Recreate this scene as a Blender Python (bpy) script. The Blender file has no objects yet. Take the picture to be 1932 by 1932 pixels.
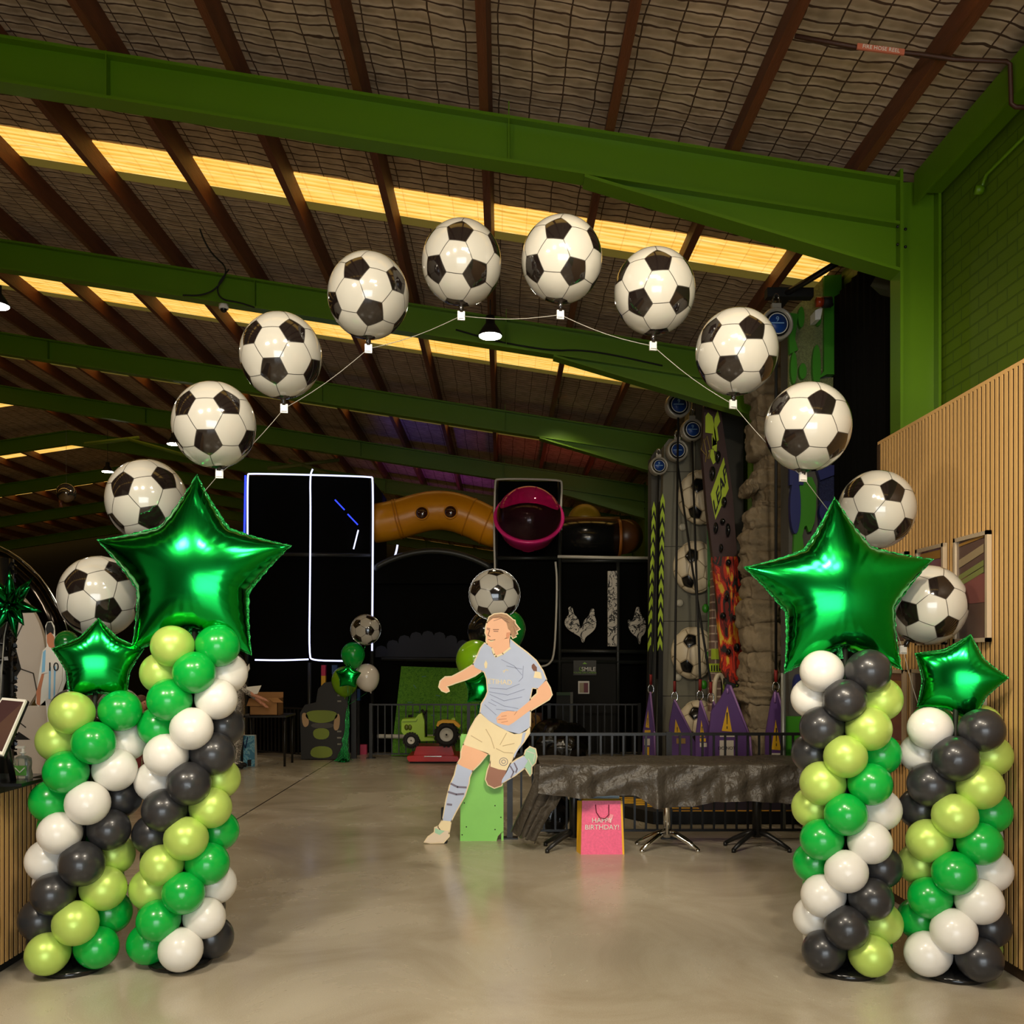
import bpy, bmesh, math, random
import numpy as np
from mathutils import Vector, Matrix, Euler
from mathutils.geometry import tessellate_polygon
random.seed(7)
S = bpy.context.scene
COL = S.collection
PI = math.pi
F = 1786.0
YAW = math.atan(19/1786.0)

# ------------------------------------------------------------------ camera
cd = bpy.data.cameras.new('camera'); cam = bpy.data.objects.new('camera', cd); COL.objects.link(cam)
cam.location = (0, 0, 1.6); cam.rotation_euler = (PI/2, 0, -YAW)
cd.sensor_width = 36; cd.lens = 36*F/1932; cd.shift_y = (1240-966)/1932.0
cd.clip_start = .05; cd.clip_end = 200
S.camera = cam
# ------------------------------------------------------------------ world, view
W = bpy.data.worlds.new('world'); S.world = W; W.use_nodes = True
W.node_tree.nodes['Background'].inputs[0].default_value = (.6, .68, .8, 1)
W.node_tree.nodes['Background'].inputs[1].default_value = .6
S.view_settings.view_transform = 'Standard'; S.view_settings.look = 'None'
S.view_settings.exposure = 0.0; S.view_settings.gamma = 1
S.view_settings.use_curve_mapping = False

def lamp(name, kind, loc, power, color=(1, 1, 1), size=.3, rot=(0, 0, 0), sy=None, spot=None):
    l = bpy.data.lights.new(name, kind); l.energy = power; l.color = color
    if kind == 'AREA':
        l.size = size
        if sy: l.shape = 'RECTANGLE'; l.size_y = sy
    else: l.shadow_soft_size = size
    if spot: l.spot_size = spot; l.spot_blend = .6
    o = bpy.data.objects.new(name, l); COL.objects.link(o); o.location = loc; o.rotation_euler = rot
    return o
# daylight falling in through the entrance behind the camera
lamp('entrance_daylight', 'AREA', (.2, -4.0, 1.5), 105, (.95, .98, 1), 4.6, (PI/2, 0, 0), 2.4)
# reception lighting over the entrance (left and ahead of the camera)
lamp('reception_light', 'AREA', (-2.6, 1.6, 4.1), 125, (1, .88, .70), .5, (math.radians(18), math.radians(-12), 0))
lamp('entrance_downlight', 'AREA', (1.6, .6, 4.3), 55, (1, .88, .70), .45, (math.radians(14), 0, 0))
lamp('added_bounce_fill', 'AREA', (.3, 2.3, 4.4), 115, (1, .89, .72), .8)  # unseen fill, added so floor bounce lifts the nearest beam and ceiling
# unseen spots above the entrance, added to brighten the cutout and climbing area
def aimed(loc, tgt):
    return (Vector(tgt)-Vector(loc)).to_track_quat('-Z', 'Y').to_euler()
for lx, tx, ty, pw_ in ((-1.3, -.2, 9.0, 420), (.9, 2.0, 9.5, 620)):
    lamp('added_front_spot', 'SPOT', (lx, 1.2, 4.5), pw_, (1, .86, .64), .12, aimed((lx, 1.2, 4.5), (tx, ty, 1.0)), spot=.95)
# coloured party lights of the play structure washing the far roof
lamp('blue_wash', 'SPOT', (-2.2, 17.5, 4.0), 80, (.16, .12, 1), .2, (math.radians(168), 0, 0), spot=1.9)
lamp('purple_wash', 'SPOT', (-1.2, 22.0, 4.0), 36, (.55, .08, .9), .2, (math.radians(168), 0, 0), spot=1.9)
lamp('red_wash', 'SPOT', (1.0, 17.8, 4.0), 14, (1, .16, .14), .2, (math.radians(168), 0, 0), spot=1.9)

# ------------------------------------------------------------------ colour and materials
def lin(c):
    c = c/255.0
    return c/12.92 if c <= .04045 else ((c+.055)/1.055)**2.4
def rgb(r, g, b): return (lin(r), lin(g), lin(b), 1)
MATS = {}
def mat(name, col, rough=.6, metal=0, coat=0, noise=0, nscale=8, bump=0, bscale=30, emit=None, es=0, trans=0, ior=1.45, stretch=None, sheen=0, alpha=1):
    if name in MATS: return MATS[name]
    m = bpy.data.materials.new(name); m.use_nodes = True; nt = m.node_tree; N = nt.nodes; L = nt.links
    b = N['Principled BSDF']
    b.inputs['Base Color'].default_value = col; b.inputs['Roughness'].default_value = rough
    b.inputs['Metallic'].default_value = metal; b.inputs['IOR'].default_value = ior
    if coat: b.inputs['Coat Weight'].default_value = coat; b.inputs['Coat Roughness'].default_value = .06
    if trans: b.inputs['Transmission Weight'].default_value = trans
    if sheen: b.inputs['Sheen Weight'].default_value = sheen
    if alpha < 1: b.inputs['Alpha'].default_value = alpha
    if emit: b.inputs['Emission Color'].default_value = emit; b.inputs['Emission Strength'].default_value = es
    tc = N.new('ShaderNodeTexCoord'); mp = N.new('ShaderNodeMapping'); L.new(tc.outputs['Object'], mp.inputs[0])
    if stretch: mp.inputs['Scale'].default_value = stretch
    n = N.new('ShaderNodeTexNoise'); n.inputs['Scale'].default_value = nscale; n.inputs['Detail'].default_value = 5
    L.new(mp.outputs[0], n.inputs['Vector'])
    mx = N.new('ShaderNodeMix'); mx.data_type = 'RGBA'
    k = noise if noise else .04
    mx.inputs[6].default_value = tuple(c*(1-k) for c in col[:3])+(1,)
    mx.inputs[7].default_value = tuple(min(1, c*(1+k)) for c in col[:3])+(1,)
    L.new(n.outputs['Fac'], mx.inputs[0]); L.new(mx.outputs[2], b.inputs['Base Color'])
    if bump:
        n2 = N.new('ShaderNodeTexNoise'); n2.inputs['Scale'].default_value = bscale; n2.inputs['Detail'].default_value = 4
        L.new(mp.outputs[0], n2.inputs['Vector'])
        bp = N.new('ShaderNodeBump'); bp.inputs['Strength'].default_value = bump; bp.inputs['Distance'].default_value = .02
        L.new(n2.outputs['Fac'], bp.inputs['Height']); L.new(bp.outputs[0], b.inputs['Normal'])
    MATS[name] = m
    return m
def nodes_of(m): return m.node_tree.nodes, m.node_tree.links, m.node_tree.nodes['Principled BSDF']
def math_node(N, L, op, a, b=None, c=None):
    n = N.new('ShaderNodeMath'); n.operation = op
    for i, v in enumerate((a, b, c)):
        if v is None: continue
        if isinstance(v, (int, float)): n.inputs[i].default_value = v
        else: L.new(v, n.inputs[i])
    return n.outputs[0]
def ramp(N, L, fac, stops):
    r = N.new('ShaderNodeValToRGB'); L.new(fac, r.inputs[0]); e = r.color_ramp.elements
    e[0].position, e[0].color = stops[0]; e[1].position, e[1].color = stops[-1]
    for p, c in stops[1:-1]:
        x = e.new(p); x.color = c
    return r.outputs[0]

def floor_mat():
    m = mat('polished_concrete', rgb(128, 122, 112), .22); N, L, b = nodes_of(m)
    tc = N.new('ShaderNodeTexCoord')
    n = N.new('ShaderNodeTexNoise'); n.inputs['Scale'].default_value = .9; n.inputs['Detail'].default_value = 8; n.inputs['Roughness'].default_value = .62; n.inputs['Distortion'].default_value = .8
    L.new(tc.outputs['Object'], n.inputs['Vector'])
    c = ramp(N, L, n.outputs['Fac'], [(.3, rgb(172, 160, 138)), (.5, rgb(192, 182, 162)), (.72, rgb(206, 198, 180))])
    f = N.new('ShaderNodeTexNoise'); f.inputs['Scale'].default_value = 160; L.new(tc.outputs['Object'], f.inputs['Vector'])
    mx = N.new('ShaderNodeMix'); mx.data_type = 'RGBA'; mx.blend_type = 'MULTIPLY'; mx.inputs[0].default_value = .35
    L.new(c, mx.inputs[6]); L.new(f.outputs['Fac'], mx.inputs[7])
    # saw-cut control joints
    sp = N.new('ShaderNodeSeparateXYZ'); L.new(tc.outputs['Object'], sp.inputs[0])
    jx = math_node(N, L, 'LESS_THAN', math_node(N, L, 'ABSOLUTE', math_node(N, L, 'ADD', sp.outputs[0], 2.62)), .009)
    dk = N.new('ShaderNodeMix'); dk.data_type = 'RGBA'; L.new(jx, dk.inputs[0]); L.new(mx.outputs[2], dk.inputs[6]); dk.inputs[7].default_value = rgb(40, 32, 26)
    L.new(dk.outputs[2], b.inputs['Base Color'])
    r = ramp(N, L, n.outputs['Fac'], [(.35, (.16, .16, .16, 1)), (.7, (.34, .34, .34, 1))])
    L.new(r, b.inputs['Roughness'])
    b.inputs['Specular IOR Level'].default_value = .55
    return m
def ceiling_mat():
    m = mat('roof_insulation', rgb(132, 112, 88), .75); N, L, b = nodes_of(m)
    tc = N.new('ShaderNodeTexCoord'); sp = N.new('ShaderNodeSeparateXYZ'); L.new(tc.outputs['Object'], sp.inputs[0])
    n = N.new('ShaderNodeTexNoise'); n.inputs['Scale'].default_value = 2.2; n.inputs['Detail'].default_value = 3
    L.new(tc.outputs['Object'], n.inputs['Vector'])
    n2 = N.new('ShaderNodeTexNoise'); n2.inputs['Scale'].default_value = 7; L.new(tc.outputs['Object'], n2.inputs['Vector'])
    yy = math_node(N, L, 'ADD', sp.outputs[1], math_node(N, L, 'MULTIPLY', n.outputs['Fac'], .16))
    yy = math_node(N, L, 'ADD', yy, math_node(N, L, 'MULTIPLY', n2.outputs['Fac'], .035))
    fy = math_node(N, L, 'FRACT', math_node(N, L, 'MULTIPLY', yy, 1/.105))
    ly = math_node(N, L, 'LESS_THAN', fy, .17)
    xx = math_node(N, L, 'ADD', sp.outputs[0], math_node(N, L, 'MULTIPLY', n.outputs['Fac'], .05))
    fx = math_node(N, L, 'FRACT', math_node(N, L, 'MULTIPLY', xx, 1/.2287))
    lx = math_node(N, L, 'LESS_THAN', fx, .045)
    ln = math_node(N, L, 'MAXIMUM', ly, lx)
    base = ramp(N, L, n2.outputs['Fac'], [(.3, rgb(158, 138, 114)), (.7, rgb(194, 172, 146))])
    mx = N.new('ShaderNodeMix'); mx.data_type = 'RGBA'; L.new(ln, mx.inputs[0]); L.new(base, mx.inputs[6]); mx.inputs[7].default_value = rgb(70, 48, 32)
    L.new(mx.outputs[2], b.inputs['Base Color'])
    bp = N.new('ShaderNodeBump'); bp.inputs['Strength'].default_value = .16; bp.inputs['Distance'].default_value = .03
    L.new(math_node(N, L, 'SINE', math_node(N, L, 'MULTIPLY', yy, 2*PI/.105)), bp.inputs['Height']); L.new(bp.outputs[0], b.inputs['Normal'])
    return m
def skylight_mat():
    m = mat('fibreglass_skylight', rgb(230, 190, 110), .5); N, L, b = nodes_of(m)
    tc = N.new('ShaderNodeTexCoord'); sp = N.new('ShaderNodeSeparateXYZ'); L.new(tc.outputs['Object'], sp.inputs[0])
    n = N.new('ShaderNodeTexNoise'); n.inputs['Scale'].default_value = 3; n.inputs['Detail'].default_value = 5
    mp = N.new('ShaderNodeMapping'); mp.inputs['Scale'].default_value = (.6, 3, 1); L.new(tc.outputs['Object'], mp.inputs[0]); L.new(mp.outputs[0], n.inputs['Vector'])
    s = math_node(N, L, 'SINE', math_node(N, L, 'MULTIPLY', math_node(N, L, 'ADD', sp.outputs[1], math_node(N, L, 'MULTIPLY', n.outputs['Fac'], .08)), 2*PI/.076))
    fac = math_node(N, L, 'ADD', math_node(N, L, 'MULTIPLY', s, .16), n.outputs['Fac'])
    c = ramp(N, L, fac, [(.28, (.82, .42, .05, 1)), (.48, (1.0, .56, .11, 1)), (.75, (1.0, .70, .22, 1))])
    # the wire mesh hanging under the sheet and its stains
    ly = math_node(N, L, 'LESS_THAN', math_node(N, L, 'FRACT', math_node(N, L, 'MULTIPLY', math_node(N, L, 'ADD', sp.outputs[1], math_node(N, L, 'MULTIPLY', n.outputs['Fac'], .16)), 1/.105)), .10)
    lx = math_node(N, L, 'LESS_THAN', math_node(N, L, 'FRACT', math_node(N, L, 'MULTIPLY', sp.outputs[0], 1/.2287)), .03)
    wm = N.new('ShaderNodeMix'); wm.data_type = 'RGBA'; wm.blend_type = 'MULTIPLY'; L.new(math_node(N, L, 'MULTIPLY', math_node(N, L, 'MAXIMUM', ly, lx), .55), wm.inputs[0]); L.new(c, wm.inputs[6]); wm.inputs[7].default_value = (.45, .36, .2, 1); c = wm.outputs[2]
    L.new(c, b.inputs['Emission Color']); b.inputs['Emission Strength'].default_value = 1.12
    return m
def brick_mat():
    m = mat('painted_green_brick', rgb(70, 122, 22), .55); N, L, b = nodes_of(m)
    tc = N.new('ShaderNodeTexCoord'); sp = N.new('ShaderNodeSeparateXYZ'); cb = N.new('ShaderNodeCombineXYZ')
    L.new(tc.outputs['Object'], sp.inputs[0]); L.new(sp.outputs[1], cb.inputs[0]); L.new(sp.outputs[2], cb.inputs[1])
    br = N.new('ShaderNodeTexBrick'); br.inputs['Scale'].default_value = 1; br.inputs['Brick Width'].default_value = .24; br.inputs['Row Height'].default_value = .086
    br.inputs['Mortar Size'].default_value = .006; br.inputs['Mortar Smooth'].default_value = .3
    br.inputs['Color1'].default_value = rgb(80, 106, 4); br.inputs['Color2'].default_value = rgb(84, 111, 5); br.inputs['Mortar'].default_value = rgb(66, 92, 4)
    L.new(cb.outputs[0], br.inputs['Vector']); L.new(br.outputs['Color'], b.inputs['Base Color'])
    bp = N.new('ShaderNodeBump'); bp.inputs['Strength'].default_value = .9; bp.inputs['Distance'].default_value = .008; bp.invert = True
    L.new(br.outputs['Fac'], bp.inputs['Height']); L.new(bp.outputs[0], b.inputs['Normal'])
    return m
def camo_mat(name, stops, scale, stretch=(1, 1, 1), rough=.5, dist=1.5):
    m = mat(name, stops[0][1], rough); N, L, b = nodes_of(m)
    tc = N.new('ShaderNodeTexCoord'); mp = N.new('ShaderNodeMapping'); mp.inputs['Scale'].default_value = stretch
    n = N.new('ShaderNodeTexNoise'); n.inputs['Scale'].default_value = scale; n.inputs['Distortion'].default_value = dist; n.inputs['Detail'].default_value = 3
    L.new(tc.outputs['Object'], mp.inputs[0]); L.new(mp.outputs[0], n.inputs['Vector'])
    c = ramp(N, L, n.outputs['Fac'], stops); 
    for x in N:
        if x.type == 'VALTORGB': x.color_ramp.interpolation = 'CONSTANT'
    L.new(c, b.inputs['Base Color'])
    return m

M_floor = floor_mat(); M_ceil = ceiling_mat(); M_sky = skylight_mat(); M_brick = brick_mat()
M_steel = mat('green_painted_steel', rgb(82, 120, 4), .38, noise=.06, nscale=3)
M_purlin = mat('hardwood_purlin', rgb(100, 54, 28), .6, noise=.6, nscale=2.5, stretch=(6, .8, 6), bump=.3, bscale=20)
M_slat = mat('oak_slat', rgb(200, 158, 98), .5, noise=.16, nscale=3, stretch=(1, 1, .3))
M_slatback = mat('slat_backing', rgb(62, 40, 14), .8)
M_black = mat('black_panel', rgb(16, 16, 15), .7)
M_dark = mat('dark_net', rgb(7, 7, 6), 1.0); M_dark.node_tree.nodes['Principled BSDF'].inputs['Specular IOR Level'].default_value = .12
M_blacksteel = mat('black_steel', rgb(22, 21, 20), .4)
M_blackgloss = mat('black_gloss', rgb(20, 20, 20), .18)
M_gr = mat('green_latex', rgb(8, 164, 58), .26, noise=.03, coat=.25)
M_li = mat('pearl_lime_latex', rgb(186, 214, 104), .36, metal=.30, noise=.05, nscale=14)
M_wh = mat('white_latex', rgb(224, 221, 213), .30, coat=.2)
M_bk = mat('charcoal_latex', rgb(44, 44, 46), .32, coat=.2)
M_foil = mat('green_foil', rgb(20, 176, 70), .17, metal=1, noise=.02)
M_foilrim = mat('green_foil_crimp', rgb(70, 190, 110), .2, metal=1, bump=1, bscale=90)
M_ballw = mat('white_foil_panel', rgb(184, 180, 170), .13, coat=.6)
M_ballk = mat('black_foil_panel', rgb(26, 20, 18), .10, coat=.6)
M_seam = mat('panel_seam', rgb(60, 56, 52), .3)
M_chrome = mat('chrome', rgb(210, 208, 204), .12, metal=1)
M_glass = mat('clear_acrylic', rgb(250, 245, 245), .03, trans=1, ior=1.12)
M_string = mat('clear_fishing_line', rgb(150, 146, 136), .4)
M_white = mat('white_plastic', rgb(225, 222, 212), .4)
M_yellow = mat('yellow_vinyl', rgb(226, 170, 22), .45)
M_purple = mat('purple_vinyl', rgb(82, 50, 110), .5, noise=.08)
M_skin = mat('skin', rgb(200, 140, 112), .5)
M_lens = mat('lamp_lens', rgb(255, 250, 235), .3, emit=(1, .93, .78, 1), es=60)
M_led = mat('white_blue_led_tube', rgb(220, 225, 255), .3, emit=(.62, .66, 1, 1), es=1.6)
M_ledb = mat('blue_led_tube', rgb(40, 50, 255), .3, emit=(.03, .06, 1, 1), es=1.6)
M_tubew = mat('unlit_white_tube', rgb(205, 202, 190), .35)
M_red = mat('red_plastic', rgb(190, 26, 18), .3)
M_lime = mat('lime_plastic', rgb(150, 190, 34), .35)

# ------------------------------------------------------------------ helpers
def P(X, Y, d):
    """world point that stands at building depth d (metres from the lens) on the sight line of pixel X, Y"""
    u = (X-966)/F; v = (1240-Y)/F
    dx = u*math.cos(YAW)+math.sin(YAW); dy = math.cos(YAW)-u*math.sin(YAW)
    t = d/dy
    return Vector((dx*t, d, 1.6+v*t))
def px(n, d): return n*d/F
class MB:
    def __init__(s): s.v = []; s.f = []; s.m = []; s.sm = []
    def add(s, vs, fs, mi=0, smooth=False):
        o = len(s.v); s.v += [tuple(v) for v in vs]
        for f in fs: s.f.append(tuple(i+o for i in f)); s.m.append(mi); s.sm.append(smooth)
        return s
    def box(s, c, d, rot=None, mi=0):
        c = Vector(c); h = Vector(d)/2; vs = []
        for z in (-1, 1):
            for y in (-1, 1):
                for x in (-1, 1):
                    p = Vector((x*h.x, y*h.y, z*h.z))
                    if rot is not None: p = rot @ p
                    vs.append(c+p)
        return s.add(vs, [(0, 2, 3, 1), (4, 5, 7, 6), (0, 1, 5, 4), (2, 6, 7, 3), (0, 4, 6, 2), (1, 3, 7, 5)], mi)
    def bx(s, x0, x1, y0, y1, z0, z1, mi=0):
        return s.box(((x0+x1)/2, (y0+y1)/2, (z0+z1)/2), (abs(x1-x0), abs(y1-y0), abs(z1-z0)), None, mi)
    def tube(s, pts, r, n=10, mi=0, caps=True, closed=False):
        pts = [Vector(p) for p in pts]; K = len(pts); R = r if isinstance(r, (list, tuple)) else [r]*K
        vs = []; up = None
        for i, p in enumerate(pts):
            if closed: t = pts[(i+1) % K]-pts[i-1]
            else: t = pts[min(i+1, K-1)]-pts[max(i-1, 0)]
            t.normalize()
            if up is None: up = t.orthogonal().normalized()
            up = (up-t*up.dot(t)).normalized(); w = t.cross(up)
            for k in range(n):
                a = 2*PI*k/n; vs.append(p+(up*math.cos(a)+w*math.sin(a))*R[i])
        fs = []
        for i in range(K if closed else K-1):
            j = (i+1) % K
            for k in range(n): fs.append((i*n+k, i*n+(k+1) % n, j*n+(k+1) % n, j*n+k))
        if caps and not closed: fs.append(tuple(range(n))[::-1]); fs.append(tuple((K-1)*n+k for k in range(n)))
        return s.add(vs, fs, mi, True)
    def lathe(s, prof, M=None, n=24, mi=0, smooth=True, caps=True):
        """prof: list of (radius, z) about local z, placed by matrix M"""
        M = M or Matrix.Identity(4); vs = []
        for r, z in prof:
            for k in range(n):
                a = 2*PI*k/n; vs.append(M @ Vector((r*math.cos(a), r*math.sin(a), z)))
        fs = [(i*n+k, i*n+(k+1) % n, (i+1)*n+(k+1) % n, (i+1)*n+k) for i in range(len(prof)-1) for k in range(n)]
        if prof[0] == prof[-1]: caps = False
        if caps and prof[0][0] > 1e-5: fs.append(tuple(range(n))[::-1])
        if caps and prof[-1][0] > 1e-5: fs.append(tuple((len(prof)-1)*n+k for k in range(n)))
        return s.add(vs, fs, mi, smooth)
    def ball(s, c, r, n=24, mi=0, sc=(1, 1, 1)):
        M = Matrix.Translation(c) @ Matrix.Diagonal((r*sc[0], r*sc[1], r*sc[2], 1)); h = n//2
        return s.lathe([(max(math.sin(PI*i/h), 1e-6), -math.cos(PI*i/h)) for i in range(h+1)], M, n, mi)
    def poly(s, pts, th, mi=0, side=None):
        """planar outline (3-D points) thickened by vector th"""
        pts = [Vector(p) for p in pts]; n = len(pts); th = Vector(th)
        tris = tessellate_polygon([pts])
        s.add(pts, tris, mi); s.add([p+th for p in pts], [t[::-1] for t in tris], mi)
        s.add(pts+[p+th for p in pts], [(i, (i+1) % n, n+(i+1) % n, n+i) for i in range(n)], mi if side is None else side)
        return s
    def grid(s, fn, nu, nv, mi=0, smooth=True):
        vs = [fn(i/nu, j/nv) for j in range(nv+1) for i in range(nu+1)]; w = nu+1
        return s.add(vs, [(j*w+i, j*w+i+1, (j+1)*w+i+1, (j+1)*w+i) for j in range(nv) for i in range(nu)], mi, smooth)
    def mesh(s, name, mats, org=(0, 0, 0)):
        me = bpy.data.meshes.new(name); o = Vector(org)
        me.from_pydata([Vector(v)-o for v in s.v], [], s.f)
        for m in (mats if isinstance(mats, (list, tuple)) else [mats]): me.materials.append(m)
        me.polygons.foreach_set('material_index', s.m); me.polygons.foreach_set('use_smooth', s.sm)
        me.update(); bm = bmesh.new(); bm.from_mesh(me); bmesh.ops.remove_doubles(bm, verts=bm.verts, dist=1e-6)
        bmesh.ops.recalc_face_normals(bm, faces=bm.faces); bm.to_mesh(me); bm.free()
        return me
def setp(o, label=None, cat=None, group=None, kind=None):
    if label: o['label'] = label
    if cat: o['category'] = cat
    if group: o['group'] = group
    if kind: o['kind'] = kind
    return o
def obj(name, me, parent=None, loc=(0, 0, 0), label=None):
    o = bpy.data.objects.new(name, me); COL.objects.link(o); o.location = loc
    if parent is not None: o.parent = parent
    if label: o['label'] = label
    return o
class T:
    """a thing: an Empty at its base and its parts, all given in world coordinates"""
    def __init__(s, name, loc, label, cat, group=None):
        s.o = bpy.data.objects.new(name, None); COL.objects.link(s.o); s.o.location = loc; s.o.empty_display_size = .1
        s.loc = Vector(loc); setp(s.o, label, cat, group)
    def part(s, name, mb, mats, parent=None, label=None, kind=None):
        me = mb.mesh(name, mats, s.loc) if isinstance(mb, MB) else mb
        o = obj(name, me, parent or s.o, label=label)
        if kind: o['kind'] = kind
        return o
def solo(name, mb, mats, label, cat, loc=None, group=None, kind=None):
    if loc is None:
        a = np.array([tuple(v) for v in mb.v]); loc = ((a[:, 0].min()+a[:, 0].max())/2, (a[:, 1].min()+a[:, 1].max())/2, a[:, 2].min())
    o = obj(name, mb.mesh(name, mats, loc), None, loc); return setp(o, label, cat, group, kind)
def struct(name, mb, mats):
    o = obj(name, mb.mesh(name, mats)); o['kind'] = 'structure'; return o
def text_mb(txt, size, origin, right=(1, 0, 0), up=(0, 0, 1), depth=.002, mb=None, mi=0, align='CENTER', bold=0):
    cu = bpy.data.curves.new('t', 'FONT'); cu.body = txt; cu.size = size; cu.align_x = align; cu.align_y = 'CENTER'; cu.extrude = depth; cu.resolution_u = 3; cu.offset = bold
    o = bpy.data.objects.new('t', cu); COL.objects.link(o); dg = bpy.context.evaluated_depsgraph_get(); dg.update()
    me = bpy.data.meshes.new_from_object(o.evaluated_get(dg))
    r = Vector(right); u = Vector(up); n = r.cross(u); O = Vector(origin)
    vs = [O+r*v.co.x+u*v.co.y+n*v.co.z for v in me.vertices]; fs = [tuple(p.vertices) for p in me.polygons]
    bpy.data.objects.remove(o); bpy.data.curves.remove(cu); bpy.data.meshes.remove(me)
    mb = mb or MB(); mb.add(vs, fs, mi); return mb
def smooth_poly(pts, it=2, closed=True):
    pts = [Vector(p) for p in pts]
    for _ in range(it):
        q = []; n = len(pts)
        for i in range(n if closed else n-1):
            a, b = pts[i], pts[(i+1) % n]; q += [a*.75+b*.25, a*.25+b*.75]
        pts = q if closed else [pts[0]]+q+[pts[-1]]
    return pts
ORD = ['first', 'second', 'third', 'fourth', 'fifth', 'sixth', 'seventh', 'eighth', 'ninth', 'tenth', 'eleventh', 'twelfth', 'thirteenth', 'fourteenth', 'fifteenth', 'sixteenth', 'seventeenth', 'eighteenth', 'nineteenth', 'twentieth', 'twenty-first', 'twenty-second', 'twenty-third', 'twenty-fourth']

# ================================================================== STRUCTURE
RX = -10.6                                   # ridge line of the roof
def zr(x): return 1.6+3.94-.153*x if x >= RX else zr(2*RX-x)
XW, XL, YF, YB = 3.22, -24.4, -5.0, 38.0
struct('floor', MB().bx(XL, XW, YF, YB, -.1, 0), M_floor)
def slab(x0, x1, y0, y1, z, t):
    mb = MB(); a, b = zr(x0)+z, zr(x1)+z
    return mb.add([(x0, y0, a), (x1, y0, b), (x1, y1, b), (x0, y1, a), (x0, y0, a+t), (x1, y0, b+t), (x1, y1, b+t), (x0, y1, a+t)],
                  [(0, 1, 2, 3), (7, 6, 5, 4), (0, 4, 5, 1), (1, 5, 6, 2), (2, 6, 7, 3), (3, 7, 4, 0)])
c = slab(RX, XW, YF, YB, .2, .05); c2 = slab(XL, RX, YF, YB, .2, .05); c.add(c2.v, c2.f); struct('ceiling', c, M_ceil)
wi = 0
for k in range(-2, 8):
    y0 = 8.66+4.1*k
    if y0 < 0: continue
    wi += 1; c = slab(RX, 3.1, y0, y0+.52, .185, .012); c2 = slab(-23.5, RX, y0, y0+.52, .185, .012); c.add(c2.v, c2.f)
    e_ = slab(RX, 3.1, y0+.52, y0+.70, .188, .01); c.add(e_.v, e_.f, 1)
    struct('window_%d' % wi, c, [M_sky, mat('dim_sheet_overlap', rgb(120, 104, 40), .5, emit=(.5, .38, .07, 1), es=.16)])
struct('wall_right', MB().bx(XW, XW+.2, YF, YB, 0, 5.32), M_brick)
struct('wall_left', MB().bx(XL-.2, XL, YF, YB, 0, 5.7), M_black)
struct('wall_back', MB().bx(XL, XW, YB, YB+.2, 0, 7.6), M_black)
# entrance wall behind the camera with its glazed opening
w = MB(); w.bx(XL, -2.2, YF-.2, YF, 0, 7.6); w.bx(2.6, XW, YF-.2, YF, 0, 5.2); w.bx(-2.2, 2.6, YF-.2, YF, 2.85, 6.2); w.bx(-2.2, 2.6, YF-.2, YF, 0, .12)
struct('wall_front', w, mat('pale_plaster', rgb(176, 168, 150), .7))
g = struct('window_20', MB().bx(-2.2, 2.6, YF-.08, YF-.06, .12, 2.85), mat('daylit_glass', rgb(220, 230, 240), .2, emit=(.78, .9, 1, 1), es=4.5))
w = MB()
for x in (-2.2, -1.0, .2, 1.4, 2.6): w.bx(x-.03, x+.03, YF-.05, YF+.03, .12, 2.85)
w.bx(-2.2, 2.6, YF-.05, YF+.03, 2.1, 2.16); w.bx(-2.2, 2.6, YF-.05, YF+.03, 2.80, 2.86)
struct('trim_1', w, M_blacksteel)
struct('wall_added_bounce', MB().bx(-6.4, -6.2, YF, 1.6, 0, 4.4), mat('pale_plaster', rgb(176, 168, 150), .7))  # unseen pale wall, added to brighten what the foil stars reflect
# slatted timber wall on the right and its return
def slat_wall(x, side, y0, y1, z0, z1, mb):
    mb.bx(x+.012*side, x+.06*side, y0, y1, z0, z1, 1); n = int((y1-y0)/.045)
    for i in range(n):
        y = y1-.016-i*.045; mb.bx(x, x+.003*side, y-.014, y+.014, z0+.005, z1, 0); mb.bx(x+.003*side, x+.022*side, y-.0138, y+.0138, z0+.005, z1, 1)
    return mb
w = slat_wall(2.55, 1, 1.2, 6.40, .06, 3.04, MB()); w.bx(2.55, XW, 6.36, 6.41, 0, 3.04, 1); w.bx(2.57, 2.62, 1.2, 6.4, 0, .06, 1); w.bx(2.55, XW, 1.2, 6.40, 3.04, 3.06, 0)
struct('wall_slatted', w, [M_slat, M_slatback])

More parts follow.
